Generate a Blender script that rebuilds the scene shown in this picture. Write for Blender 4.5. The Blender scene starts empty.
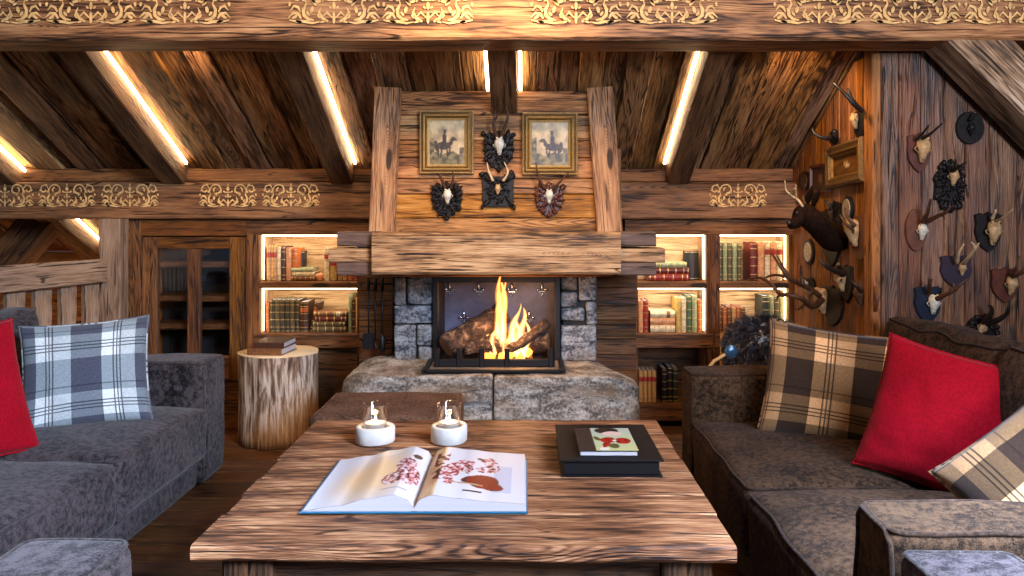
import bpy, math, random
from mathutils import Vector, Matrix, noise as mnoise
R = random.Random(7)
sc = bpy.context.scene
COL = sc.collection
PI = math.pi
# ---------------------------------------------------------------- camera
FPX, VX, VY, CH = 800.0, 525.0, 215.0, 1.2       # focal length in px, vanishing point, eye height
cd = bpy.data.cameras.new('camera'); cam = bpy.data.objects.new('camera', cd); COL.objects.link(cam)
cam.location = (0, 0, CH); cam.rotation_euler = (PI/2, 0, 0)
cd.sensor_width = 36.0; cd.lens = FPX/1024*36.0
cd.shift_x = -(VX-512)/1024; cd.shift_y = -(288-VY)/1024
cd.clip_start = 0.05; cd.clip_end = 60
sc.camera = cam
sc.view_settings.view_transform = 'Standard'; sc.view_settings.look = 'None'
sc.view_settings.gamma = 1; sc.view_settings.use_curve_mapping = False
sc.view_settings.exposure = 0.3
# ---------------------------------------------------------------- world and lights
w = bpy.data.worlds.new('world'); sc.world = w; w.use_nodes = True
w.node_tree.nodes['Background'].inputs[0].default_value = (0.62, 0.72, 1.0, 1)
w.node_tree.nodes['Background'].inputs[1].default_value = 0.10
sc.cycles.use_denoising = True
sc.cycles.max_bounces = 8; sc.cycles.diffuse_bounces = 4; sc.cycles.glossy_bounces = 3
sc.cycles.transmission_bounces = 6; sc.cycles.transparent_max_bounces = 12
sc.cycles.sample_clamp_indirect = 6.0; sc.cycles.caustics_reflective = False; sc.cycles.caustics_refractive = False
def area(name, loc, target, sx, sy, power, color):
    l = bpy.data.lights.new(name, 'AREA'); l.shape = 'RECTANGLE'; l.size = sx; l.size_y = sy
    l.energy = power; l.color = color
    o = bpy.data.objects.new(name, l); COL.objects.link(o); o.location = loc
    o.rotation_euler = (Vector(target)-Vector(loc)).to_track_quat('-Z', 'Y').to_euler()
    return o
def spot(name, loc, target, power, color, deg, blend=0.8, r=0.05):
    l = bpy.data.lights.new(name, 'SPOT'); l.energy = power; l.color = color
    l.spot_size = math.radians(deg); l.spot_blend = blend; l.shadow_soft_size = r
    o = bpy.data.objects.new(name, l); COL.objects.link(o); o.location = loc
    o.rotation_euler = (Vector(target)-Vector(loc)).to_track_quat('-Z', 'Y').to_euler()
    return o
WARM = (1.0, 0.62, 0.32); COOL = (0.62, 0.76, 1.0)
wl = area('skylight_and_fill', (1.9, -.3, 2.35), (-1.7, 2.5, .3), 1.1, 1.0, 78, (.64, .76, 1.0)); wl.data.spread = math.radians(80)
wr = area('rear_window_daylight', (1.0, -2.4, 2.0), (1.75, 3.3, 1.75), 1.2, 1.0, 20, (.74, .82, 1.0)); wr.data.spread = math.radians(50)
area('rear_window_daylight', (-.6, -2.6, 1.4), (-.3, 3.6, .8), 2.0, 1.2, 8, (.66, .78, 1.0))
for lx in (1.15, -.95):
    ls = area('skylight_and_fill', (lx, .75, 2.75), (lx, 1.45, .6), .5, .5, 34 if lx > 0 else 6, (.55, .70, 1.0)); ls.data.spread = math.radians(40)  # unseen fills added to brighten the near arm tops
WARM2 = (1.0, .64, .34)
spot('downlight_and_fill', (-1.2, 1.5, 2.6), (-.9, 3.3, 2.0), 68, WARM2, 95)
spot('downlight_and_fill', (0.7, 1.5, 2.6), (0.4, 3.4, 1.9), 66, WARM2, 95)
spot('downlight_and_fill', (-.1, 2.5, 2.3), (-.15, 3.85, 1.3), 66, WARM2, 70)
spot('downlight_and_fill', (-.1, 2.7, 2.35), (-.15, 2.4, 0.45), 36, (1, .80, .62), 90)
spot('downlight_and_fill', (1.25, 2.3, 2.3), (1.15, 2.75, 0.4), 25, (1, .54, .23), 85)  # warm fill added over the right sofa, no lamp seen here
spot('downlight_and_fill', (1.15, 3.45, 1.95), (1.45, 4.1, 1.1), 22, WARM, 120)
spot('downlight_and_fill', (1.9, 2.3, 2.2), (2.0, 3.43, 1.2), 12, WARM, 80)
spot('downlight_and_fill', (-1.5, 3.45, 1.96), (-1.6, 4.5, 0.8), 18, WARM2, 120)

def s2l(c):
    return tuple(((x/255/12.92) if x/255 <= .04045 else ((x/255+.055)/1.055)**2.4) for x in c)
# ---------------------------------------------------------------- node helper
class NT:
    def __init__(s, name):
        s.m = bpy.data.materials.new(name); s.m.use_nodes = True
        s.t = s.m.node_tree; s.t.nodes.clear()
        s.out = s.t.nodes.new('ShaderNodeOutputMaterial')
    def n(s, typ, ins=None, out=0, **kw):
        nd = s.t.nodes.new(typ)
        for k, v in kw.items(): setattr(nd, k, v)
        if ins:
            for k, v in ins.items():
                sock = nd.inputs[k]
                if isinstance(v, bpy.types.NodeSocket): s.t.links.new(v, sock)
                else:
                    if sock.type == 'RGBA' and len(v) == 3: v = (*v, 1)
                    sock.default_value = v
        return nd.outputs[out]
    def ma(s, op, a, b=0.0, c=0.0, clamp=False):
        return s.n('ShaderNodeMath', {0: a, 1: b, 2: c}, operation=op, use_clamp=clamp)
    def noise(s, vec, scale=1.0, detail=2.0, rough=.5, dist=0.0, out=0):
        return s.n('ShaderNodeTexNoise', {'Vector': vec, 'Scale': scale, 'Detail': detail, 'Roughness': rough, 'Distortion': dist}, out=out)
    def xyz(s, x, y, z): return s.n('ShaderNodeCombineXYZ', {0: x, 1: y, 2: z})
    def sep(s, v):
        nd = s.t.nodes.new('ShaderNodeSeparateXYZ'); s.t.links.new(v, nd.inputs[0]); return nd.outputs
    def mr(s, v, a, b, c=0.0, d=1.0, smooth=False):
        return s.n('ShaderNodeMapRange', {0: v, 1: a, 2: b, 3: c, 4: d}, clamp=True, interpolation_type='SMOOTHSTEP' if smooth else 'LINEAR')
    def mix(s, f, a, b, mode='MIX'):
        nd = s.t.nodes.new('ShaderNodeMix'); nd.data_type = 'RGBA'; nd.blend_type = mode
        for i, v in ((0, f), (6, a), (7, b)):
            if isinstance(v, bpy.types.NodeSocket): s.t.links.new(v, nd.inputs[i])
            else: nd.inputs[i].default_value = v if i == 0 else ((*v, 1) if len(v) == 3 else v)
        return nd.outputs[2]
    def ramp(s, f, stops):
        nd = s.t.nodes.new('ShaderNodeValToRGB'); s.t.links.new(f, nd.inputs[0])
        cr = nd.color_ramp
        while len(cr.elements) > 1: cr.elements.remove(cr.elements[0])
        for i, (p, c) in enumerate(stops):
            e = cr.elements[0] if i == 0 else cr.elements.new(p)
            e.position = p; e.color = (*c, 1)
        return nd.outputs[0]
    def bump(s, h, strength, dist):
        return s.n('ShaderNodeBump', {'Strength': strength, 'Distance': dist, 'Height': h})
    def pbr(s, **kw):
        names = {'color': 'Base Color', 'rough': 'Roughness', 'metal': 'Metallic', 'normal': 'Normal', 'sheen': 'Sheen Weight',
                 'sheenr': 'Sheen Roughness', 'sheentint': 'Sheen Tint', 'spec': 'Specular IOR Level', 'trans': 'Transmission Weight', 'ior': 'IOR',
                 'emit': 'Emission Color', 'estr': 'Emission Strength', 'coat': 'Coat Weight', 'alpha': 'Alpha', 'sss': 'Subsurface Weight'}
        o = s.n('ShaderNodeBsdfPrincipled', {names[k]: v for k, v in kw.items()})
        s.t.links.new(o, s.out.inputs[0]); return s.m
def wood(name, dark, mid, light, su=1.0, sv=1.0, contrast=1.0, crack=1.0, bump=.6, rough=.62, var=.35, spec=.35, uselobj=False):
    t = NT(name)
    uv = t.sep(t.n('ShaderNodeUVMap'))
    r = t.n('ShaderNodeNewGeometry', out='Random Per Island')
    u = t.ma('ADD', t.ma('MULTIPLY', uv[0], su), t.ma('MULTIPLY', r, 37.7))
    v = t.ma('ADD', t.ma('MULTIPLY', uv[1], sv), t.ma('MULTIPLY', r, 91.3))
    # knots
    kv = t.xyz(t.ma('MULTIPLY', u, 1.3), t.ma('MULTIPLY', v, 5.2), 0.0)
    kd = t.n('ShaderNodeTexVoronoi', {'Vector': kv, 'Scale': 1.0, 'Randomness': 1.0}, out='Distance')
    knot = t.mr(kd, .24, .0, 0, 1, True)
    core = t.mr(kd, .085, .04, 0, 1, True)
    wv = t.noise(t.xyz(t.ma('MULTIPLY', u, 1.7), t.ma('MULTIPLY', v, 7.0), r), detail=2)
    g = t.noise(t.xyz(t.ma('MULTIPLY', u, .8), t.ma('MULTIPLY', v, 13.0), t.ma('MULTIPLY', r, 9.0)), detail=1.0, dist=.35)
    g2 = t.ma('ADD', t.ma('ADD', g, t.ma('MULTIPLY', knot, .33)), t.ma('MULTIPLY', wv, .16))
    sn = t.ma('MULTIPLY_ADD', t.ma('SINE', t.ma('MULTIPLY', g2, 150.0)), .5, .5)
    msk = t.mr(t.noise(t.xyz(t.ma('MULTIPLY', u, .9), t.ma('MULTIPLY', v, 5.0), t.ma('MULTIPLY', r, 5.0)), detail=1.0), .45, .65, .12, 1.0)
    ring = t.ma('SUBTRACT', 1.0, t.ma('MULTIPLY', t.ma('POWER', t.ma('SUBTRACT', 1.0, sn), 2.2), msk))
    mid_f = t.noise(t.xyz(t.ma('MULTIPLY', u, 7.0), t.ma('MULTIPLY', v, 120.0), t.ma('MULTIPLY', r, 4.0)), detail=2.5, rough=.62, dist=.15)
    fib = t.noise(t.xyz(t.ma('MULTIPLY', u, 22.0), t.ma('MULTIPLY', v, 320.0), r), detail=2.0, rough=.6)
    tone = t.noise(t.xyz(t.ma('MULTIPLY', u, 2.6), t.ma('MULTIPLY', v, 13.0), t.ma('MULTIPLY', r, 3.0)), detail=3.0, rough=.6)
    ck = t.noise(t.xyz(t.ma('MULTIPLY', u, 2.6), t.ma('MULTIPLY', v, 60.0), r), detail=2.5, rough=.55, dist=.2)
    ckm = t.mr(ck, .635, .70, 0, 1)
    ck2 = t.noise(t.xyz(t.ma('MULTIPLY', u, .75), t.ma('MULTIPLY', v, 11.0), t.ma('MULTIPLY', r, 7.0)), detail=2.0, rough=.45)
    ckm = t.ma('MAXIMUM', ckm, t.ma('MULTIPLY', t.mr(t.ma('ABSOLUTE', t.ma('SUBTRACT', ck2, .5)), .008, .002), t.mr(tone, .46, .60, 0, .7)))
    f = t.ma('ADD', t.ma('MULTIPLY', ring, .26), t.ma('MULTIPLY', fib, .40))
    f = t.ma('ADD', f, t.ma('ADD', t.ma('MULTIPLY', tone, 1.1), t.ma('MULTIPLY', mid_f, .8)))
    f = t.ma('MULTIPLY_ADD', t.ma('SUBTRACT', f, 1.37), 1.2*contrast, .49)
    f = t.ma('SUBTRACT', f, t.ma('MULTIPLY', ckm, 0.85*crack))
    f = t.ma('SUBTRACT', f, t.ma('MULTIPLY', core, .6), clamp=True)
    dk = tuple(x*.45 for x in dark)
    c = t.ramp(f, [(0.0, dk), (.22, dark), (.55, mid), (1.0, tuple(x*.88 for x in light))])
    val = t.mr(t.ma('FRACT', t.ma('MULTIPLY', r, 13.37)), 0, 1, 1-var, 1+var)
    c = t.n('ShaderNodeHueSaturation', {'Hue': t.mr(t.ma('FRACT', t.ma('MULTIPLY', r, 7.77)), 0, 1, .496, .509),
            'Saturation': t.mr(t.ma('FRACT', t.ma('MULTIPLY', r, 23.1)), 0, 1, .92, 1.14), 'Value': val, 'Color': c})
    h = t.ma('ADD', t.ma('MULTIPLY', ring, .35), t.ma('ADD', t.ma('MULTIPLY', fib, .3), t.ma('MULTIPLY', mid_f, .9)))
    h = t.ma('SUBTRACT', t.ma('ADD', h, t.ma('MULTIPLY', tone, .5)), t.ma('MULTIPLY', ckm, 1.4))
    return t.pbr(color=c, rough=t.mr(fib, .3, .7, rough-.12, rough+.15), normal=t.bump(h, bump, .006), spec=spec)
def fabric(name, a, b, scale=34, sheen=.10, bump=.35):
    t = NT(name); co = t.n('ShaderNodeTexCoord', out='Object')
    n1 = t.noise(co, scale, 4, .65); n2 = t.noise(co, scale*6, 2, .6)
    n3 = t.noise(co, 7, 2, .5)
    f = t.ma('ADD', t.ma('MULTIPLY', n1, .7), t.ma('MULTIPLY', n2, .5)); f = t.ma('ADD', f, t.ma('MULTIPLY', n3, .3))
    f = t.mr(f, .66, .84)
    c = t.mix(f, a, b)
    return t.pbr(color=c, rough=.9, normal=t.bump(t.ma('ADD', n1, n2), bump, .004), sheen=sheen, sheenr=.45, spec=.15)
def plain(name, c, rough=.5, metal=0.0, spec=.5, nscale=0, namt=.25, bump=0.0, **kw):
    t = NT(name)
    if nscale:
        co = t.n('ShaderNodeTexCoord', out='Object'); n = t.noise(co, nscale, 4, .6)
        col = t.mix(t.mr(n, .3, .7), tuple(x*(1-namt) for x in c), tuple(min(1, x*(1+namt)) for x in c))
        if bump: kw['normal'] = t.bump(n, bump, .004)
        return t.pbr(color=col, rough=rough, metal=metal, spec=spec, **kw)
    return t.pbr(color=c, rough=rough, metal=metal, spec=spec, **kw)
def emis(name, c, st):
    t = NT(name); o = t.n('ShaderNodeEmission', {0: c, 1: st}); t.t.links.new(o, t.out.inputs[0]); return t.m
def stone(name, a, b, c3, scale=9):
    t = NT(name); co = t.n('ShaderNodeTexCoord', out='Object'); r = t.n('ShaderNodeNewGeometry', out='Random Per Island')
    s = t.sep(co)
    v = t.xyz(s[0], s[1], t.ma('MULTIPLY', s[2], 2.6))
    n1 = t.noise(v, scale, 6, .68, .4); n2 = t.noise(co, scale*9, 3, .7); n3 = t.noise(v, scale*.35, 3, .6)
    f = t.mr(t.ma('ADD', t.ma('MULTIPLY', n1, .7), t.ma('MULTIPLY', n2, .45)), .40, .78)
    c = t.ramp(f, [(0, tuple(x*.35 for x in a)), (.3, a), (.65, b), (1, tuple(min(1, x*1.35) for x in b))])
    c = t.mix(t.mr(n3, .48, .68, 0, .8), c, c3)
    c = t.n('ShaderNodeHueSaturation', {'Value': t.mr(r, 0, 1, .72, 1.25), 'Color': c})
    vor = t.n('ShaderNodeTexVoronoi', {'Vector': t.n('ShaderNodeVectorMath', {0: v, 1: t.noise(co, 4, 2, out=1)}, operation='ADD'), 'Scale': scale*.6}, out='Distance', feature='DISTANCE_TO_EDGE')
    crk = t.mr(vor, 0, .03, 0, 1)
    h = t.ma('ADD', t.ma('ADD', n1, t.ma('MULTIPLY', n2, .35)), t.ma('MULTIPLY', crk, .15))
    return t.pbr(color=c, rough=.85, normal=t.bump(h, .9, .018), spec=.25)
def plaid(name, light, mid, dark, line, P=2.15, ou=.1, ov=.3):
    t = NT(name); uv = t.sep(t.n('ShaderNodeUVMap'))
    u = t.ma('FRACT', t.ma('MULTIPLY_ADD', uv[0], P, ou)); v = t.ma('FRACT', t.ma('MULTIPLY_ADD', uv[1], P*.92, ov))
    def band(x, a, b): return t.ma('MULTIPLY', t.ma('GREATER_THAN', x, a), t.ma('LESS_THAN', x, b))
    su = band(u, .42, .98); sv = band(v, .5, .95)
    both = t.ma('MULTIPLY', su, sv); one = t.ma('MAXIMUM', su, t.ma('MULTIPLY', sv, .55))
    half = t.mix(band(u, .68, .98), light, tuple((a*.5+b*.5) for a, b in zip(light, mid)))
    c = t.mix(one, dark, mid); c = t.mix(both, c, half)
    ln = 0.0
    for x, cs in ((u, (.60, .655, .71)), (v, (.66, .72, .78, .06))):
        for q in cs:
            b = t.ma('MULTIPLY', band(x, q-.011, q+.011), .8 if q > .1 else .55)
            ln = b if isinstance(ln, float) else t.ma('MAXIMUM', ln, b)
    c = t.mix(ln, c, line)
    wv = t.noise(t.xyz(t.ma('MULTIPLY', uv[0], 260.0), t.ma('MULTIPLY', uv[1], 40.0), 0.0), 1, 1)
    wh = t.noise(t.xyz(t.ma('MULTIPLY', uv[0], 40.0), t.ma('MULTIPLY', uv[1], 260.0), 3.0), 1, 1)
    ww = t.ma('MULTIPLY', wv, wh)
    c = t.n('ShaderNodeHueSaturation', {'Value': t.mr(ww, .12, .4, .72, 1.22), 'Color': c})
    return t.pbr(color=c, rough=.9, sheen=.2, spec=.1, normal=t.bump(ww, .4, .003))
def attrmat(name, rough=.5, spec=.4, bump=0, coat=0.0):
    t = NT(name); c = t.n('ShaderNodeAttribute', attribute_name='Col')
    kw = {}
    if bump:
        co = t.n('ShaderNodeTexCoord', out='Object'); kw['normal'] = t.bump(t.noise(co, 220, 3), bump, .002)
    return t.pbr(color=c, rough=rough, spec=spec, coat=coat, **kw)
M = {}
M['beam'] = wood('beam_wood', s2l((62, 35, 18)), s2l((148, 94, 52)), s2l((205, 150, 96)), su=.9, contrast=1.25, var=.08, rough=.6)
M['beam_dark'] = wood('back_beam_wood', s2l((58, 33, 16)), s2l((128, 80, 44)), s2l((175, 120, 70)), su=.9, contrast=.9, var=.1)
M['brace'] = wood('brace_wood', s2l((60, 48, 38)), s2l((140, 112, 88)), s2l((205, 185, 160)), contrast=1.35, var=.08)
M['boards'] = wood('ceiling_board_wood', s2l((58, 38, 24)), s2l((142, 102, 68)), s2l((200, 156, 112)), sv=.9, contrast=1.1, var=.3)
M['rafter'] = wood('rafter_wood', s2l((54, 35, 22)), s2l((108, 74, 47)), s2l((150, 108, 70)), contrast=.9, crack=.7, var=.1)
M['chim'] = wood('chimney_board_wood', s2l((70, 42, 22)), s2l((156, 104, 62)), s2l((205, 155, 104)), contrast=1.0, var=.14)
M['mantel'] = wood('mantel_wood', s2l((66, 46, 32)), s2l((160, 120, 84)), s2l((210, 176, 136)), contrast=1.1, var=.1)
M['pil'] = wood('pilaster_wood', s2l((78, 50, 32)), s2l((164, 118, 82)), s2l((208, 168, 128)), contrast=.9, var=.08)
M['rail'] = wood('railing_wood', s2l((84, 64, 50)), s2l((150, 120, 96)), s2l((198, 172, 146)), contrast=.6, var=.15)
M['logend'] = wood('log_end_wood', s2l((50, 36, 32)), s2l((98, 76, 66)), s2l((136, 112, 98)), contrast=.6, var=.08)
M['case'] = wood('bookcase_wood', s2l((50, 29, 15)), s2l((112, 69, 38)), s2l((158, 106, 62)), contrast=.9, var=.14)
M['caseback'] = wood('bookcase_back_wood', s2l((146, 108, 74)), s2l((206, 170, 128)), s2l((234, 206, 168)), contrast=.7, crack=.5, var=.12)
M['wall'] = wood('wall_board_wood', s2l((44, 26, 17)), s2l((104, 66, 43)), s2l((152, 108, 78)), contrast=.95, var=.2, rough=.5, spec=.5)
M['sidewall'] = wood('side_wall_wood', s2l((66, 38, 18)), s2l((146, 92, 50)), s2l((190, 130, 78)), contrast=.75, var=.16)
M['lowwall'] = wood('dark_wall_wood', s2l((46, 27, 15)), s2l((96, 60, 34)), s2l((134, 90, 54)), contrast=.9, var=.2)
M['floor'] = wood('floor_wood', s2l((44, 26, 15)), s2l((104, 66, 40)), s2l((150, 104, 66)), contrast=.8, var=.2, rough=.42, spec=.5, bump=.35)
M['table'] = wood('table_wood', s2l((52, 32, 23)), s2l((128, 82, 56)), s2l((196, 146, 108)), su=1.3, contrast=1.25, crack=.9, var=.36, bump=.8, rough=.58, spec=.28)
M['tleg'] = wood('table_leg_wood', s2l((40, 26, 18)), s2l((84, 56, 38)), s2l((120, 84, 58)), contrast=1, var=.1)
M['sofa'] = fabric('sofa_chenille', s2l((16, 13, 15)), s2l((78, 68, 70)), scale=48, bump=.5)
M['pipe'] = fabric('sofa_piping', s2l((30, 26, 25)), s2l((72, 64, 62)), scale=90, sheen=.1)
M['sofa_warm'] = fabric('warm_lit_chenille', s2l((28, 18, 10)), s2l((82, 60, 41)), scale=60, sheen=.03, bump=.5)  # the left sofa's chenille with warm light mixed into its colour
M['pipe_warm'] = fabric('warm_lit_piping', s2l((30, 20, 14)), s2l((66, 48, 36)), scale=90, sheen=.05)  # piping browned by the same warm light
M['otto'] = fabric('ottoman_fabric', s2l((60, 42, 32)), s2l((116, 86, 68)), scale=80, sheen=.0)
M['red'] = fabric('red_wool', s2l((132, 0, 16)), s2l((160, 2, 26)), scale=120, sheen=.05, bump=.12)
M['plaid_grey'] = plaid('grey_white_plaid', s2l((222, 226, 224)), s2l((140, 150, 154)), s2l((74, 76, 88)), s2l((30, 32, 44)))
M['plaid_warm'] = plaid('warm_lit_plaid', s2l((224, 172, 120)), s2l((132, 100, 66)), s2l((54, 38, 28)), s2l((22, 16, 16)), ou=.62, ov=.2)  # plaid with the right side's warm light tinted into its colours
M['stone'] = stone('hearth_stone', s2l((84, 80, 76)), s2l((152, 148, 142)), s2l((108, 88, 68)))
M['stone2'] = stone('pillar_stone', s2l((66, 70, 76)), s2l((146, 152, 158)), s2l((96, 88, 80)), scale=7)
M['mortar'] = plain('dark_mortar', (.02, .02, .02), .9)
M['black'] = plain('black_iron', (.012, .012, .014), .45, .6)
M['iron'] = plain('cast_iron_plate', s2l((110, 112, 138)), .55, .1, nscale=9, namt=.35)
M['fleur'] = plain('polished_iron', s2l((205, 210, 225)), .25, .9)
M['glassdark'] = plain('dark_bottle_glass', (.006, .006, .006), .3, 0, .25)
M['led'] = emis('led_strip_light', (1.0, .70, .40), 20.0)
M['ledbook'] = emis('shelf_light', (1.0, .76, .48), 9.0)
M['gold'] = plain('gilt', s2l((142, 108, 56)), .38, .75, nscale=60, namt=.35, bump=.3)
M['gold_light'] = plain('pale_gilt', s2l((204, 176, 120)), .35, .6, nscale=80)
M['gold_dark'] = plain('carved_gilt', s2l((112, 84, 46)), .5, .5, nscale=160, namt=.6, bump=.9)
M['ornament'] = plain('painted_stencil', s2l((216, 176, 116)), .7, 0, .2, nscale=30, namt=.3)
M['bone'] = plain('bone', s2l((176, 142, 100)), .6, 0, .3, nscale=45, namt=.45, bump=.2)
M['bonew'] = plain('bleached_bone', s2l((206, 198, 180)), .55, 0, .3, nscale=55, namt=.35, bump=.2)
M['socket'] = plain('eye_socket', (.02, .014, .01), .9)
M['antler'] = plain('dark_antler', s2l((72, 44, 26)), .55, 0, .4, nscale=50, namt=.5, bump=.5)
M['antlerl'] = plain('pale_antler', s2l((186, 160, 122)), .5, 0, .4, nscale=50, namt=.3, bump=.3)
M['horn'] = plain('black_horn', (.012, .009, .008), .4, 0, .5, nscale=60, bump=.5)
M['plq_dark'] = plain('black_plaque', (.010, .008, .008), .45, 0, .22, nscale=60, namt=.4, bump=.4)
M['plq_blue'] = plain('blue_black_plaque', s2l((22, 30, 48)), .35, 0, .4)
M['plq_purple'] = plain('plum_plaque', s2l((44, 34, 48)), .4, 0, .4)
M['plq_brown'] = plain('brown_plaque', s2l((92, 50, 28)), .45, 0, .5, nscale=25, namt=.4)
M['plq_red'] = plain('red_brown_plaque', s2l((78, 38, 26)), .4, 0, .5, nscale=25, namt=.4)
M['hide'] = plain('dark_brown_hide', s2l((30, 18, 12)), .9, 0, .05, nscale=90, namt=.5, bump=.6)
M['fur'] = plain('black_fur', (.022, .021, .032), .33, 0, .8, nscale=14, namt=.9)
M['steelblue'] = plain('blue_enamel', s2l((70, 110, 150)), .2, .5, .8)
M['cane'] = plain('cane', s2l((188, 150, 100)), .5)
t = NT('page_edges'); co = t.n('ShaderNodeTexCoord', out='Object'); sz = t.sep(co)[2]
pl = t.noise(t.xyz(0.0, 0.0, t.ma('MULTIPLY', sz, 900.0)), 1, 2)
M['paper'] = t.pbr(color=t.mix(t.mr(pl, .3, .7), s2l((150, 144, 150)), s2l((214, 208, 206))), rough=.85, spec=.1)
M['teal'] = plain('teal_cover', s2l((22, 92, 124)), .45)
M['blackbox'] = plain('black_cloth_box', (.007, .006, .007), .6, 0, .15, nscale=300, namt=.3)
M['birch'] = plain('white_birch_bark', s2l((206, 202, 196)), .7, 0, .3, nscale=18, namt=.14, bump=.4)
M['wax'] = plain('white_wax', (.85, .82, .76), .5, 0, .4)
M['page'] = attrmat('printed_page', .45, .25)
M['paint'] = attrmat('oil_painting', .4, .5, bump=.4)
M['attr'] = attrmat('coloured_leather', .5, .4, bump=.3)
t = NT('clear_glass'); o = t.n('ShaderNodeBsdfGlass', {'Color': (1, 1, 1), 'Roughness': 0.0, 'IOR': 1.25}); tr = t.n('ShaderNodeBsdfTransparent', {0: (1, 1, 1)})
mx = t.n('ShaderNodeMixShader', {0: t.mr(t.n('ShaderNodeLayerWeight', {0: .35}, out='Facing'), 0, 1, .05, .7), 1: tr, 2: t.n('ShaderNodeBsdfGlossy', {'Color': (1, 1, 1), 'Roughness': .03})})
t.t.links.new(mx, t.out.inputs[0]); M['glass'] = t.m
def flame_mat(name, st, z0, z1):
    t = NT(name); co = t.n('ShaderNodeTexCoord', out='Object'); z = t.sep(co)[2]
    f = t.mr(z, z0, z1); lw = t.n('ShaderNodeLayerWeight', {0: .45}, out='Facing')
    c = t.ramp(t.ma('ADD', t.ma('MULTIPLY', f, .45), t.ma('MULTIPLY', lw, .75)), [(0, (1, .66, .30)), (.35, (1, .42, .10)), (.7, (1, .24, .03)), (1, (.9, .12, .01))])
    e = t.n('ShaderNodeEmission', {0: c, 1: t.mr(lw, 0, 1, st, st*.25)})
    n = t.noise(t.n('ShaderNodeMapping', {'Vector': co, 'Scale': (1, 1, .22)}), 46, 2)
    a = t.ma('MULTIPLY', t.mr(lw, .15, .9, .75, 0), t.mr(n, .35, .6, .25, 1))
    m = t.n('ShaderNodeMixShader', {0: a, 1: t.n('ShaderNodeBsdfTransparent', {0: (1, 1, 1)}), 2: e})
    t.t.links.new(m, t.out.inputs[0]); return t.m
M['logcut'] = plain('cut_log_end', s2l((120, 86, 56)), .8, nscale=30, namt=.4)
M['flame'] = flame_mat('fire_flame', 4.2, 0, .33)
M['cflame'] = emis('candle_flame', (1, .66, .28), 30)
M['ember'] = emis('glowing_ember', (1, .22, .03), 5)
t = NT('bark'); co = t.n('ShaderNodeTexCoord', out='Object'); n1 = t.noise(co, 28, 5, .7, .6)
M['bark'] = t.pbr(color=t.ramp(n1, [(.36, s2l((20, 13, 10))), (.52, s2l((66, 46, 35))), (.70, s2l((150, 126, 102)))]), rough=.9, normal=t.bump(n1, 1, .02))
t = NT('stripped_trunk'); co = t.n('ShaderNodeTexCoord', out='Object'); s = t.sep(co)
ang = t.ma('ARCTAN2', s[1], s[0])
n1 = t.noise(t.xyz(t.ma('MULTIPLY', ang, 4.0), t.ma('MULTIPLY', s[2], 3.2), 0.0), 1.6, 4, .6, .5)
n2 = t.noise(t.xyz(t.ma('MULTIPLY', ang, 9.0), t.ma('MULTIPLY', s[2], 4.0), 2.0), 1.5, 4, .65)
hh = t.ma('ADD', s[2], t.ma('MULTIPLY_ADD', ang, -.10, -.06)); hh = t.ma('ADD', hh, t.ma('MULTIPLY', n2, .12))
pale = t.ramp(t.ma('ADD', t.ma('MULTIPLY', n1, .65), t.ma('MULTIPLY', n2, .4)), [(.40, s2l((62, 42, 32))), (.49, s2l((128, 98, 76))), (.57, s2l((194, 174, 154))), (.75, s2l((220, 208, 192)))])
tan_ = t.ramp(n2, [(.3, s2l((96, 62, 32))), (.55, s2l((168, 118, 66))), (.75, s2l((205, 160, 104)))])
M['trunk'] = t.pbr(color=t.mix(t.mr(hh, .20, .40), tan_, pale), rough=.7, normal=t.bump(t.ma('ADD', n1, n2), .8, .012))
t = NT('cut_trunk_top'); co = t.n('ShaderNodeTexCoord', out='Object'); s = t.sep(co)
rr = t.ma('SQRT', t.ma('ADD', t.ma('MULTIPLY', s[0], s[0]), t.ma('MULTIPLY', s[1], s[1])))
rg = t.ma('SINE', t.ma('MULTIPLY', t.ma('ADD', rr, t.ma('MULTIPLY', t.noise(co, 9, 2), .02)), 420.0))
M['cut'] = t.pbr(color=t.mix(t.mr(rg, -1, 1), s2l((206, 176, 132)), s2l((228, 204, 164))), rough=.6)
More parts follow.
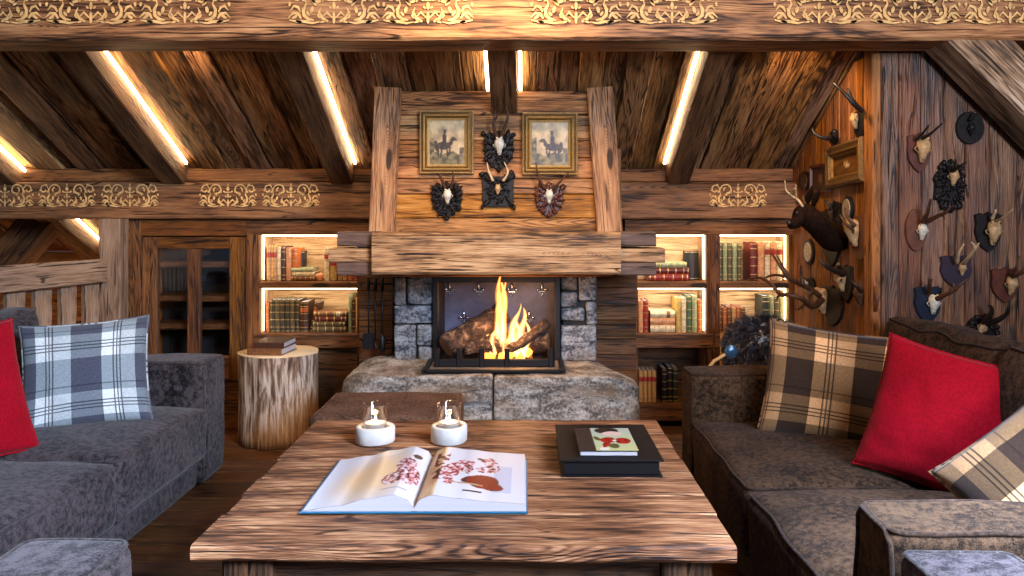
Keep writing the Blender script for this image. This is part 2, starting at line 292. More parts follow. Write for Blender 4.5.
# ---------------------------------------------------------------- mesh builder
class MB:
    def __init__(s): s.v = []; s.f = []; s.uv = []; s.mi = []; s.sm = []; s.c = []
    def vert(s, p, c=None):
        s.v.append(tuple(p)); s.c.append(c or (1, 1, 1)); return len(s.v)-1
    def face(s, idx, uv=None, m=0, smooth=False):
        s.f.append(tuple(idx)); s.uv.append(uv or [(0, 0)]*len(idx)); s.mi.append(m); s.sm.append(smooth)
    def build(s, name, mats, parent=None, loc=None, base=False, merge=False):
        if not isinstance(mats, (list, tuple)): mats = [mats]
        vs = s.v
        if base:
            xs = [p[0] for p in vs]; ys = [p[1] for p in vs]; zs = [p[2] for p in vs]
            loc = ((min(xs)+max(xs))/2, (min(ys)+max(ys))/2, min(zs))
            vs = [(p[0]-loc[0], p[1]-loc[1], p[2]-loc[2]) for p in vs]
        me = bpy.data.meshes.new(name); me.from_pydata(vs, [], s.f)
        uvl = me.uv_layers.new(name='UVMap'); k = 0; flat = []
        for u in s.uv:
            for a in u: flat.extend(a)
        uvl.data.foreach_set('uv', flat)
        me.polygons.foreach_set('material_index', s.mi); me.polygons.foreach_set('use_smooth', s.sm)
        if any(c != (1, 1, 1) for c in s.c):
            ca = me.color_attributes.new('Col', 'FLOAT_COLOR', 'POINT')
            fl = []
            for c in s.c: fl.extend((*c, 1))
            ca.data.foreach_set('color', fl)
        for m in mats: me.materials.append(M[m] if isinstance(m, str) else m)
        me.update()
        if merge:
            import bmesh
            bm = bmesh.new(); bm.from_mesh(me); bmesh.ops.remove_doubles(bm, verts=bm.verts, dist=1e-5); bm.to_mesh(me); bm.free()
        o = bpy.data.objects.new(name, me); COL.objects.link(o)
        if parent: o.parent = parent
        if loc: o.location = loc
        return o
    # a timber from a to b; w across, h along 'up'; chamfered, slightly wavy edges
    def beam(s, a, b, w, h, up=(0, 0, 1), ch=.004, seg=1, wob=0.0, m=0, w2=None, h2=None):
        a = Vector(a); b = Vector(b); ax = (b-a); L = ax.length; ax /= L
        side = ax.cross(Vector(up)).normalized(); upv = side.cross(ax).normalized()
        w2 = w if w2 is None else w2; h2 = h if h2 is None else h2
        o = len(s.v); sd = R.random()*100; rr = []
        for i in range(seg+1):
            t = i/seg; p = a+ax*(L*t); W = (w+(w2-w)*t)/2; H = (h+(h2-h)*t)/2
            c = min(ch, W*.5, H*.5)
            pts = [(-W, -H+c), (-W, H-c), (-W+c, H), (W-c, H), (W, H-c), (W, -H+c), (W-c, -H), (-W+c, -H)]
            for j, (x, y) in enumerate(pts):
                if wob:
                    x += wob*mnoise.noise(Vector((t*L*3+sd, (1 if x > 0 else -1)*3.3, sd)))
                    y += wob*.6*mnoise.noise(Vector((t*L*4+sd, (1 if y > 0 else -1)*5.1+j*.4, sd+9)))
                s.vert(p+side*x+upv*y)
        per = [0]; 
        ptsv = [Vector(s.v[o+j]) for j in range(8)]
        for j in range(8): per.append(per[-1]+(ptsv[(j+1) % 8]-ptsv[j]).length)
        for i in range(seg):
            for j in range(8):
                k = (j+1) % 8
                u0, u1 = L*i/seg, L*(i+1)/seg
                s.face((o+i*8+j, o+(i+1)*8+j, o+(i+1)*8+k, o+i*8+k), [(u0, per[j]), (u1, per[j]), (u1, per[j+1]), (u0, per[j+1])], m)
        q = [(0.02*math.cos(j*PI/4), 0.02*math.sin(j*PI/4)) for j in range(8)]
        s.face([o+7-j for j in range(8)][::-1] if False else [o+j for j in range(8)], q, m)
        e = o+seg*8; s.face([e+7-j for j in range(8)], q, m)
        return s
    def box(s, x0, x1, y0, y1, z0, z1, grain='x', ch=.004, seg=1, wob=0, m=0):
        cx, cy, cz = (x0+x1)/2, (y0+y1)/2, (z0+z1)/2
        if grain == 'x': return s.beam((x0, cy, cz), (x1, cy, cz), y1-y0, z1-z0, ch=ch, seg=seg, wob=wob, m=m)
        if grain == 'y': return s.beam((cx, y0, cz), (cx, y1, cz), x1-x0, z1-z0, ch=ch, seg=seg, wob=wob, m=m)
        return s.beam((cx, cy, z0), (cx, cy, z1), x1-x0, y1-y0, up=(0, 1, 0), ch=ch, seg=seg, wob=wob, m=m)
    def quad(s, a, b, c, d, m=0):
        i = [s.vert(p) for p in (a, b, c, d)]
        L = (Vector(b)-Vector(a)).length; H = (Vector(d)-Vector(a)).length
        s.face(i, [(0, 0), (L, 0), (L, H), (0, H)], m)
    def tube(s, pts, rad, n=8, m=0, closed=False, cap=True, flat=1.0):
        pts = [Vector(p) for p in pts]; N = len(pts)
        if not isinstance(rad, (list, tuple)): rad = [rad]*N
        o = len(s.v); prev = None; Ls = 0
        for i in range(N):
            if closed: tg = pts[(i+1) % N]-pts[i-1]
            else: tg = pts[min(i+1, N-1)]-pts[max(i-1, 0)]
            tg.normalize()
            if prev is None:
                ref = Vector((0, 0, 1)) if abs(tg.z) < .9 else Vector((1, 0, 0)); a = tg.cross(ref).normalized()
            else:
                a = (prev-tg*prev.dot(tg)).normalized()
            prev = a; b = tg.cross(a)
            for j in range(n):
                th = 2*PI*j/n; s.vert(pts[i]+(a*math.cos(th)+b*math.sin(th)*flat)*rad[i])
        segs = N if closed else N-1
        for i in range(segs):
            i2 = (i+1) % N
            for j in range(n):
                k = (j+1) % n
                s.face((o+i*n+j, o+i*n+k, o+i2*n+k, o+i2*n+j), [(i*.03, j*.02), (i*.03, (j+1)*.02), ((i+1)*.03, (j+1)*.02), ((i+1)*.03, j*.02)], m, True)
        if cap and not closed:
            s.face([o+n-1-j for j in range(n)], None, m); s.face([o+(N-1)*n+j for j in range(n)], None, m)
        return s
    def lathe(s, c, prof, n=32, m=0, sx=1, sy=1, smooth=True, f=None):
        o = len(s.v); c = Vector(c)
        for i, (r, z) in enumerate(prof):
            for j in range(n):
                th = 2*PI*j/n; rr = r*(f(th, z) if f else 1)
                s.vert(c+Vector((rr*math.cos(th)*sx, rr*math.sin(th)*sy, z)))
        for i in range(len(prof)-1):
            for j in range(n):
                k = (j+1) % n
                s.face((o+i*n+j, o+i*n+k, o+(i+1)*n+k, o+(i+1)*n+j), None, m, smooth)
        return s
    def ell(s, c, r, m=0, n=10, k=7, M4=None, nz=0):
        o = len(s.v); c = Vector(c); sd = R.random()*50
        for i in range(k+1):
            ph = -PI/2+PI*i/k
            for j in range(n):
                th = 2*PI*j/n; d = Vector((math.cos(ph)*math.cos(th), math.cos(ph)*math.sin(th), math.sin(ph)))
                q = 1+(nz*mnoise.noise(d*1.5+Vector((sd, 0, 0))) if nz else 0)
                p = Vector((d.x*r[0]*q, d.y*r[1]*q, d.z*r[2]*q))
                if M4 is not None: p = M4 @ p
                s.vert(c+p)
        for i in range(k):
            for j in range(n):
                l = (j+1) % n; s.face((o+i*n+j, o+i*n+l, o+(i+1)*n+l, o+(i+1)*n+j), None, m, True)
        return s
    # closed outline (x, z) extruded along -y by t, in frame F (Matrix 4x4)
    def prism(s, out, t, F=None, m=0, bev=.003, y0=0.0, smooth=False, uvs=1.0):
        F = F or Matrix.Identity(4); n = len(out); o = len(s.v)
        cx = sum(p[0] for p in out)/n; cz = sum(p[1] for p in out)/n
        def ring(y, k):
            for (x, z) in out:
                dx, dz = x-cx, z-cz; L = math.hypot(dx, dz) or 1
                s.vert(F @ Vector((x-dx/L*k, y, z-dz/L*k)))
        ring(y0, 0); ring(y0-t+bev, 0); ring(y0-t, bev)
        for i in range(2):
            for j in range(n):
                k = (j+1) % n; a = out[j]; b = out[k]
                s.face((o+i*n+j, o+i*n+k, o+(i+1)*n+k, o+(i+1)*n+j), [(j*.01, 0), (j*.01+.01, 0), (j*.01+.01, .02), (j*.01, .02)], m, smooth)
        uv = [(p[1]*uvs, p[0]*uvs) for p in out]
        s.face([o+2*n+j for j in range(n)], uv, m); s.face([o+n-1-j for j in range(n)], uv[::-1], m)
        return s
    def soft(s, c, size, r, f=None, n=9, m=0, arc=4, uvk=1.0):
        hx, hy, hz = [q/2 for q in size]; o0 = len(s.v)
        def axis(h):
            rr = min(r, h*.98); e = [-h+rr*(1-math.tan((PI/4)*(1-i/arc))) for i in range(arc)]
            inner = [-h+rr+(2*h-2*rr)*i/n for i in range(n+1)]
            return e+inner+[-q for q in e[::-1]]
        A = [axis(hx), axis(hy), axis(hz)]; H = (hx, hy, hz)
        for ax in range(3):
            b, d = (ax+1) % 3, (ax+2) % 3
            for sg in (-1, 1):
                o = len(s.v); nb, nd = len(A[b]), len(A[d])
                for i in range(nb):
                    for j in range(nd):
                        p = [0, 0, 0]; p[ax] = sg*H[ax]; p[b] = A[b][i]; p[d] = A[d][j]
                        q = [max(-(H[k]-min(r, H[k]*.98)), min(H[k]-min(r, H[k]*.98), p[k])) for k in range(3)]
                        dv = Vector([p[k]-q[k] for k in range(3)]); dv.normalize()
                        P = Vector(q)+dv*min(r, min(H)*.98)
                        if f: P = f(P)
                        s.vert(Vector(c)+P)
                for i in range(nb-1):
                    for j in range(nd-1):
                        idx = [o+i*nd+j, o+(i+1)*nd+j, o+(i+1)*nd+j+1, o+i*nd+j+1]
                        uv = [(A[b][i]*uvk, A[d][j]*uvk), (A[b][i+1]*uvk, A[d][j]*uvk), (A[b][i+1]*uvk, A[d][j+1]*uvk), (A[b][i]*uvk, A[d][j+1]*uvk)]
                        if sg < 0: idx.reverse(); uv.reverse()
                        s.face(idx, uv, m, True)
        return s
    def xform(s, F, start=0):
        for i in range(start, len(s.v)): s.v[i] = tuple(F @ Vector(s.v[i]))
        return s
def tag(o, label=None, cat=None, group=None, kind=None):
    if label: o['label'] = label
    if cat: o['category'] = cat
    if group: o['group'] = group
    if kind: o['kind'] = kind
    return o
def empty(name, loc, label=None, cat=None, group=None, rz=0):
    o = bpy.data.objects.new(name, None); COL.objects.link(o); o.location = loc; o.rotation_euler = (0, 0, rz)
    o.empty_display_size = .05
    return tag(o, label, cat, group)
def copy_tree(o, parent=None):
    c = o.copy(); COL.objects.link(c)
    if parent: c.parent = parent
    for ch in list(o.children): copy_tree(ch, c)
    return c
def at(px, py, Y): return Vector(((px-VX)/FPX*Y, Y, CH-(py-VY)/FPX*Y))
def frame(loc, right, up):     # local x=right, z=up, -y = out of the surface
    r = Vector(right).normalized(); u = Vector(up).normalized(); u = (u-r*u.dot(r)).normalized(); y = u.cross(r)
    m = Matrix((( r.x, y.x, u.x, loc[0]), (r.y, y.y, u.y, loc[1]), (r.z, y.z, u.z, loc[2]), (0, 0, 0, 1)))
    return m
def planks(mb, p0, along, across, n_out, L, W, wmin, wmax, th, ch=.004, seg=6, wob=.003, alt=0.0, gap=.002, m=0):
    """boards laid side by side: start p0, board axis 'along' length L, laid out along 'across' up to W, thickness th towards n_out"""
    p0 = Vector(p0); al = Vector(along).normalized(); ac = Vector(across).normalized(); no = Vector(n_out).normalized()
    x = 0; i = 0
    while x < W-.01:
        w = R.uniform(wmin, wmax)
        if W-x-w < wmin*.6: w = W-x
        off = no*(th/2+(alt if i % 2 else 0))
        a = p0+ac*(x+w/2)+off
        ww = w-gap+(alt*1.2 if i % 2 else 0)
        mb.beam(a, a+al*L, ww, th, up=no, ch=ch, seg=seg, wob=wob, m=m)
        x += w; i += 1
# ---------------------------------------------------------------- stencil ornament (x centre, 0..1 high) as flat ribbons
def stroke(pts, w0, w1, wm=None):
    """variable-width ribbon -> list of quads (2D)"""
    n = len(pts); L = []; Rr = []
    for i in range(n):
        a = pts[max(i-1, 0)]; b = pts[min(i+1, n-1)]; dx, dy = b[0]-a[0], b[1]-a[1]; d = math.hypot(dx, dy) or 1
        t = i/(n-1); w = (w0*(1-t)+w1*t) if wm is None else (w0*(1-t)**2+2*wm*t*(1-t)*1.6+w1*t*t)
        w *= .8
        L.append((pts[i][0]-dy/d*w, pts[i][1]+dx/d*w)); Rr.append((pts[i][0]+dy/d*w, pts[i][1]-dx/d*w))
    return [(L[i], Rr[i], Rr[i+1], L[i+1]) for i in range(n-1)]
def spiral(cx, cy, r0, r1, a0, a1, n=14):
    return [(cx+(r0+(r1-r0)*i/n)*math.cos(a0+(a1-a0)*i/n), cy+(r0+(r1-r0)*i/n)*math.sin(a0+(a1-a0)*i/n)) for i in range(n+1)]
def blob(cx, cy, rx, ry, rot=0, n=8):
    c, s_ = math.cos(rot), math.sin(rot)
    P = [(cx+rx*math.cos(2*PI*i/n)*c-ry*math.sin(2*PI*i/n)*s_, cy+rx*math.cos(2*PI*i/n)*s_+ry*math.sin(2*PI*i/n)*c) for i in range(n)]
    return [P]
def motif():
    """half-width 1.3, height 0..1"""
    H = []
    H += stroke(spiral(.52, .66, .30, .20, -.2*PI, 1.15*PI), .02, .045)            # big upper scroll
    H += stroke(spiral(.52, .72, .20, .07, 1.15*PI, 2.4*PI, 12), .045, .03)
    H += stroke([(.78, .50), (.86, .36), (.84, .22), (.72, .12), (.56, .1)], .035, .02, .06)
    H += stroke(spiral(1.02, .72, .20, .08, 1.1*PI, -.9*PI), .02, .045)
    H += stroke([(.16, .06), (.32, .14), (.42, .30), (.36, .42)], .035, .01, .05)
    H += stroke([(.05, .16), (.20, .30), (.30, .20)], .02, .02, .04)
    H += stroke([(1.25, .10), (1.02, .06), (.8, .06), (.6, .02), (.4, .05)], .02, .01, .05)
    H += stroke([(1.28, .16), (1.14, .28), (1.0, .26), (.92, .14)], .01, .03, .05)
    H += stroke([(1.22, .34), (1.12, .46), (1.0, .42), (.94, .30)], .01, .02, .05)
    for b in ((.72, .26, .07, .04, .8), (.62, .36, .05, .09, .3), (1.1, .18, .09, .04, -.5), (1.24, .5, .04, .06, .2), (.98, .06, .1, .035, .2),
              (.3, .06, .09, .03, -.3), (.86, .62, .05, .05, 0), (.42, .20, .04, .07, -.6), (.92, .9, .05, .04, .5), (.1, .42, .05, .03, .7),
              (.56, .55, .12, .045, .9), (1.18, .68, .05, .04, 0), (.16, .62, .07, .035, .5)):
        H += blob(*b)
    C = blob(0, .16, .045, .16)+blob(0, .46, .05, .10)+blob(0, .74, .07, .09)+blob(0, .9, .03, .06)+blob(.0, .60, .12, .025)
    return H+[[(-x, y) for x, y in q][::-1] for q in H]+C
MOTIF = motif()
def put_motif(mb, cx, z0, y, sw, sh, m=1, side=Vector((1, 0, 0))):
    for q in MOTIF:
        idx = [mb.vert((cx+p[0]*sw, y, z0+p[1]*sh)) for p in q]; mb.face(idx, None, m)
# ================================================================ STRUCTURE
def zr(y): return 3.69-.5225*y          # underside of the rafters
def zb(y): return 3.83-.5225*y          # underside of the ceiling boards
def struct(mb, name, mats, **k): return tag(mb.build(name, mats, **k), kind='structure')
SL = Vector((0, 1, -.5225)).normalized()
NB = Vector((0, -.5225, -1)).normalized()      # into the room
# floor
mb = MB(); x = -2.6
y = -2.6
while y < 5.5:
    w_ = R.uniform(.14, .2); x = -3.6-R.random()*1.5
    while x < 2.7:
        L = R.uniform(1.3, 2.6); mb.beam((x, y+w_/2, -.015), (x+L-.002, y+w_/2, -.015), w_-.003, .03, ch=.002); x += L
    y += w_
struct(mb, 'floor', 'floor')
# ceiling boards (run down the slope) and the deck behind them
mb = MB()
for (xa, xb, y0, y1) in ((-3.6, -2.16, -.2, 5.42), (-2.16, 1.58, -.2, 4.84), (1.58, 2.7, -.2, 3.5)):
    p0 = Vector((xa, y0, zb(y0)))-NB*.03
    Ls = (Vector((0, y1, zb(y1)))-Vector((0, y0, zb(y0)))).length
    planks(mb, p0, SL, (1, 0, 0), NB, Ls, xb-xa, .085, .15, .022, seg=36, wob=.008, alt=.020, gap=.012)
    q = [Vector((xx, yy, zb(yy)+.06)) for xx, yy in ((xa, y0), (xb, y0), (xb, y1), (xa, y1))]
    mb.quad(*q)
    q = [v+Vector((0, 0, .05)) for v in q]; mb.quad(*q)
struct(mb, 'ceiling', 'boards')
# rafters
for i, (xc, yb) in enumerate(((-2.895, 5.4), (-1.955, 4.47), (-1.018, 4.47), (-.1, 3.87), (.85, 4.47))):
    mb = MB(); hw = .062
    a = Vector((xc, -.2, zr(-.2)+.075)); b = Vector((xc, yb, zr(yb)+.075))
    mb.beam(a, b, hw*2, .145/1.128, up=(0, 0, 1), ch=.005, seg=30, wob=.004)
    tag(struct(mb, 'ceiling_beam', 'rafter'), ['far left sloping rafter with a light strip', 'second sloping rafter from the left', 'sloping rafter left of the chimney breast', 'short rafter meeting the top of the chimney breast', 'sloping rafter right of the chimney breast'][i])
# light strips: a brown bead with a glowing strip tucked against the boards
for i, (xs, yb, lab) in enumerate(((-2.895+.075, 5.35, 'warm light strip along the far left rafter'), (-1.955+.075, 4.44, 'warm light strip along the second rafter from the left'),
                     (-1.018+.075, 4.44, 'warm light strip beside the rafter left of the chimney'), (-.1-.078, 3.84, 'warm light strip on the left of the rafter above the chimney'), (-.1+.078, 3.84, 'warm light strip on the right of the rafter above the chimney'),
                     (.85-.075, 4.44, 'warm light strip beside the rafter right of the chimney'))):
    mb = MB(); sg = 1 if i not in (3, 5) else -1; z_ = .118
    hw = .0075 if i not in (3, 4) else .007
    mb.beam((xs, 3.50, zr(3.50)+z_), (xs, yb, zr(yb)+z_), hw*2, .016, m=0)
    tag(mb.build('light_strip', ['led'], base=True), lab, 'light strip', 'light strips along the rafters')
# back tie beam with stencilled front, its upper strip, and the continuation
mb = MB()
mb.beam((-3.6, 4.535, 1.2805), (1.53, 4.535, 1.2805), .17, .205, ch=.008, seg=50, wob=.004)
for px in (25-61, 5, 67, 130, 228, 291, 738):
    X = (px-VX)/FPX*4.444; put_motif(mb, X, CH+(VY-207)/FPX*4.444, 4.443, .125, .137)
tag(struct(mb, 'trim_1', ['beam_dark', 'ornament']), 'long back beam painted with pale scroll stencils under the sloping ceiling')
mb = MB(); mb.beam((-3.6, 4.56, 1.425), (1.53, 4.56, 1.425), .10, .075, ch=.006, seg=40, wob=.003)
struct(mb, 'trim_2', 'beam_dark')
# front tie beam
mb = MB(); mb.beam((-3.2, 3.265, 2.08), (2.68, 3.265, 2.08), .23, .382, ch=.012, seg=60, wob=.006)
for px in (-4, 91, 185, 334, 428, 576, 672, 819, 915, 1010):
    X = (px-VX)/FPX*3.142; put_motif(mb, X, CH+(VY-24)/FPX*3.142, 3.141, .14, .155)
tag(struct(mb, 'trim_3', ['beam', 'ornament']), 'massive front beam painted with pale scroll stencils across the top')
# brace under the front beam on the right
mb = MB()
a = at(956, 34, 3.266); b = at(956+190, 34+190, 3.266)
mb.beam(a-Vector((0.05, 0, -.05)), b, .212, .185, up=(0, 0, 1), ch=.01, seg=20, wob=.005)
tag(struct(mb, 'trim_4', 'brace'), 'grey diagonal brace dropping right from the front beam')
# chimney breast: boards in front, body behind
mb = MB(); zc = [.92, 1.06, 1.185, 1.30, 1.375, 1.475, 1.56, 1.68, 1.797]
for i in range(len(zc)-1):
    mb.beam((-.70, 3.865, (zc[i]+zc[i+1])/2), (.425, 3.865, (zc[i]+zc[i+1])/2), .03, zc[i+1]-zc[i]-.003, ch=.004, seg=14, wob=.0025)
tag(struct(mb, 'wall_chimney', 'chim'), 'horizontal board face of the chimney breast')
mb = MB(); mb.box(-.745, -.70, 3.88, 4.40, .93, 1.52, 'y'); mb.box(.425, .466, 3.88, 4.40, .93, 1.52, 'y'); mb.box(-.70, .425, 4.36, 4.40, .5, 1.52, 'x')
mb.box(-.70, .425, 3.881, 3.99, .90, .93, 'x')
struct(mb, 'wall_chimney_side', 'case')
for sg, (ax, bx) in ((-1, ((-.652), (-.684))), (1, (.358, .405))):
    mb = MB(); mb.beam((bx, 3.825, 1.119), (ax, 3.825, 1.808), .122, .045, up=(0, 1, 0), ch=.005, seg=14, wob=.003)
    tag(struct(mb, 'trim_5' if sg < 0 else 'trim_6', 'pil'), 'upright timber edging the chimney breast on its %s' % ('left' if sg < 0 else 'right'))
# dark boarded wall around the hearth
mb = MB()
for (xa, xb, yy) in ((-.87, -.62, 4.22), (.33, .57, 4.12)):
    planks(mb, (xa, yy, 0), (1, 0, 0), (0, 0, 1), (0, -1, 0), xb-xa, 1.0, .07, .11, .02, seg=4, wob=.002)
struct(mb, 'wall_hearth', 'lowwall')
# back wall behind the cases and the far stair space
mb = MB()
planks(mb, (-2.3, 4.80, 0), (1, 0, 0), (0, 0, 1), (0, -1, 0), 3.84, 1.42, .1, .15, .02, seg=10, wob=.002)
struct(mb, 'wall_back', 'lowwall')
mb = MB()
planks(mb, (-3.7, 5.44, 0), (1, 0, 0), (0, 0, 1), (0, -1, 0), 1.6, 1.2, .07, .10, .02, seg=8, wob=.002)
struct(mb, 'wall_stair', 'sidewall')
mb = MB(); planks(mb, (-2.17, 4.6, 0), (0, 0, 1), (0, 1, 0), (-1, 0, 0), 1.3, .86, .1, .16, .02); planks(mb, (-3.62, 2.6, 0), (0, 0, 1), (0, 1, 0), (1, 0, 0), 1.5, 2.9, .1, .16, .02)
struct(mb, 'wall_stair_side', 'sidewall')
# right-hand walls: side wall (set back) and the frontal wall with the skulls
mb = MB(); planks(mb, (1.53, 3.45, 0), (0, 0, 1), (0, 1, 0), (-1, 0, 0), 1.9, 1.36, .075, .13, .02, seg=12, wob=.0025)
struct(mb, 'wall_right', 'sidewall')
mb = MB(); planks(mb, (1.528, 3.452, 0), (0, 0, 1), (1, 0, 0), (0, -1, 0), 2.02, 1.15, .07, .125, .022, seg=14, wob=.0025)
tag(struct(mb, 'wall_skull', 'wall'), 'vertical board wall hung with skulls at the right')
mb = MB(); planks(mb, (2.68, 1.3, 0), (0, 0, 1), (0, 1, 0), (-1, 0, 0), 2.2, 2.2, .1, .16, .02)
struct(mb, 'wall_far_right', 'wall')
mb = MB(); mb.beam((1.511, 3.48, 0), (1.511, 3.48, 1.93), .040, .09, up=(0, 1, 0), ch=.006, seg=16, wob=.003)
tag(struct(mb, 'trim_7', 'sidewall'), 'brown corner post at the left edge of the skull wall')
# post left of the cabinet
mb = MB(); mb.beam((-2.255, 4.385, 0), (-2.255, 4.385, 1.18), .118, .1, up=(0, 1, 0), ch=.006, seg=12, wob=.003)
tag(struct(mb, 'trim_8', 'rail'), 'post under the back beam at the end of the railing')
l = bpy.data.lights.new('stair_lamp', 'POINT'); l.energy = 5; l.color = (1, .6, .3); l.shadow_soft_size = .05
o = bpy.data.objects.new('stair_lamp', l); COL.objects.link(o); o.location = (-2.75, 5.05, .35)
# struts in the stair space
mb = MB(); mb.beam(at(-30, 305, 4.95), at(62, 200, 4.95), .18, .20, up=(0, 1, 0), ch=.01, seg=10, wob=.004)
tag(struct(mb, 'trim_9', 'lowwall'), 'dark diagonal strut beyond the railing')
# railing
root = empty('railing', (-2.3, 4.34, 0), 'greyish wooden railing with wide flat balusters behind the left sofa', 'railing')
d = Vector((-.14*1.0, -.58, 0)).normalized(); p0 = Vector((0, 0, 0))
mb = MB(); n_ = Vector((d.y, -d.x, 0))
a = Vector((.035, -.045, .903)); mb.beam(a, a+d*2.6, .045, .125, ch=.005, seg=16, wob=.003); mb.build('top_board', 'rail', root)
b0 = a+Vector((-.03, .03, 0))
for k in range(14):
    p = b0+d*(.07+k*.158); mb = MB(); mb.beam((p.x, p.y, .05), (p.x, p.y, .85), .03, .1, up=d, ch=.004, seg=6, wob=.002); mb.build('baluster', 'rail', root)
mb = MB(); a2 = b0+Vector((0, 0, -.85)); mb.beam(a2+Vector((0, 0, .03)), a2+d*2.5+Vector((0, 0, .03)), .05, .06, ch=.004, seg=4); mb.build('bottom_rail', 'rail', root)

# ================================================================ FIREPLACE
# mantel: chunky log with interlocking ends
root = empty('mantel_beam', (-.13, 3.74, .93), 'heavy weathered timber mantel with interlocked log ends over the fire', 'mantel')
ml = lambda x, y, z: (x+.13, y-3.74, z-.93)
mb = MB(); mb.beam(ml(-.69, 3.72, 1.026), ml(.432, 3.72, 1.026), .24, .19, ch=.012, seg=26, wob=.006); mb.build('mantel_log', 'mantel', root)
for sx in (-1, 1):
    xi = -.69 if sx < 0 else .432
    for (z0, z1, L, nm) in ((1.058, 1.122, .165, 'log_end'), (.985, 1.046, .205, 'tail_beam'), (.925, .982, .165, 'log_end')):
        mb = MB(); a = ml(xi-sx*.01, 3.735, (z0+z1)/2); b = ml(xi+sx*L, 3.735, (z0+z1)/2)
        mb.beam(a, b, .19, (z1-z0)*1.06, ch=.007, seg=5, wob=.005); mb.build(nm, 'mantel' if nm == 'tail_beam' else 'logend', root)
# stone pillars
def stone_block(mb, x0, x1, y0, y1, z0, z1, amp=.006, r=.012, n=8):
    sd = Vector((R.random()*30, R.random()*30, R.random()*30))
    def f(P): 
        q = P*9+sd
        return P+Vector((mnoise.noise(q), mnoise.noise(q+Vector((7, 0, 0))), mnoise.noise(q+Vector((0, 7, 0)))))*amp + Vector((0, 1, 0))*amp*.6*mnoise.noise(P*32+sd)
    mb.soft(((x0+x1)/2, (y0+y1)/2, (z0+z1)/2), (x1-x0, y1-y0, z1-z0), r, f=f, n=n, arc=2)
Y0 = 3.95
for side, bl in (('left', [(394, 405, 276, 305), (407, 432, 276, 304), (394, 432, 306, 323), (394, 415, 325, 361), (417, 432, 325, 345), (418, 432, 347, 361)]),
                 ('right', [(561, 577, 276, 290), (579, 596, 276, 300), (561, 577, 292, 306), (561, 584, 308, 320), (586, 596, 302, 324), (561, 596, 326, 361)])):
    cx = -.555 if side == 'left' else .265
    root = empty('stone_pillar', (cx, Y0+.14, .478), 'stacked grey stone pillar at the %s side of the fire opening' % side, 'stone pillar')
    for i, (a, b, c, d_) in enumerate(bl):
        mb = MB(); stone_block(mb, (a-VX)/FPX*Y0-cx, (b+.6-VX)/FPX*Y0-cx, -.14, .2, CH-(d_+.6-VY)/FPX*Y0-.478, CH-(c-VY)/FPX*Y0-.478)
        mb.build('stone_block', 'stone2', root, merge=True)
    mb = MB(); mb.box((394-VX)/FPX*Y0-cx+.01, (432-VX)/FPX*Y0-cx-.01, -.11, .2, .0, .42, 'z') if side == 'left' else mb.box((561-VX)/FPX*Y0-cx+.01, (596-VX)/FPX*Y0-cx-.01, -.11, .2, .0, .42, 'z')
    mb.build('mortar', 'mortar', root)
# hearth stones
def hearth(x0, x1, lab, rl, rr):
    y0, y1, z1 = 3.53, 4.12, .479; cx, cy, cz = (x0+x1)/2, (y0+y1)/2, z1/2
    hx, hy, hz = (x1-x0)/2, (y1-y0)/2, z1/2
    sd = 3.7 if rl else 11.1
    def f(P):
        X = P.x+cx; t = (P.z+hz)/(2*hz); q = Vector((X*3.2, P.y*3.2, P.z*11+sd))
        n1 = mnoise.noise(q); n2 = mnoise.noise(Vector((X*9, P.y*9, P.z*30)))
        st = math.floor(P.z*16+1.6*mnoise.noise(Vector((X*1.7, 0, sd)))); ledge = (mnoise.noise(Vector((st*3.1+sd, X*1.1, 0))))*.028
        fr = max(0, min(1, (-P.y/hy+.2)))     # front weight
        y = P.y - fr*(ledge+n1*.02+n2*.006) + fr*max(0, t-.62)*.10
        z = P.z+.010*t*(n1+.6*n2)
        x = P.x
        if rr: 
            e = max(0, (X-(x1-.24))/.24); z -= .07*e*e*t; y += fr*.16*e*e
            x -= .14*max(0, P.y/hy)*e
        if rl:
            e = max(0, ((x0+.2)-X)/.2); z -= .03*e*e*t; y += fr*.10*e*e; x += .05*e*max(0, t-.3)+e*.035*ledge*30*.5
        return Vector((x, y, z))
    mb = MB(); mb.soft((0, 0, hz), (2*hx, 2*hy, 2*hz), .018, f=f, n=46, arc=3)
    o = mb.build('hearth_stone', 'stone', loc=(cx, cy, 0), merge=True); tag(o, lab, 'hearth stone')
hearth(-.87, -.145, 'rough grey hearth stone with layered ledges, left of the crack', True, False)
hearth(-.14, .53, 'rough hearth stone with rounded corner, right of the crack', False, True)
# fire insert
fb = empty('fireplace_insert', (-.14, 4.1, .479), 'black iron fireplace insert with studded cast iron back plate', 'fireplace')
L = lambda x, y, z: (x+.14, y-4.1, z-.479)
def lb(mb, x0, x1, y0, y1, z0, z1, **k):
    a = L(x0, y0, z0); b = L(x1, y1, z1); mb.box(a[0], b[0], a[1], b[1], a[2], b[2], **k)
mb = MB(); lb(mb, -.455, -.425, 3.93, 3.98, .485, .905, grain='z'); lb(mb, .145, .175, 3.93, 3.98, .485, .905, grain='z'); lb(mb, -.425, .145, 3.93, 3.98, .868, .905)
mb.build('frame', 'black', fb)
mb = MB(); lb(mb, -.45, -.43, 3.98, 4.34, .48, .90, grain='z'); lb(mb, .155, .175, 3.98, 4.34, .48, .90, grain='z'); lb(mb, -.43, .155, 3.98, 4.34, .88, .90); lb(mb, -.43, .155, 3.98, 4.34, .47, .484)
mb.build('side_lining', plain('dark_rusty_iron', s2l((58, 42, 36)), .6, .3, nscale=20, namt=.4), fb)
mb = MB(); lb(mb, -.43, .155, 4.30, 4.325, .484, .90); bp = mb.build('back_plate', 'iron', fb)
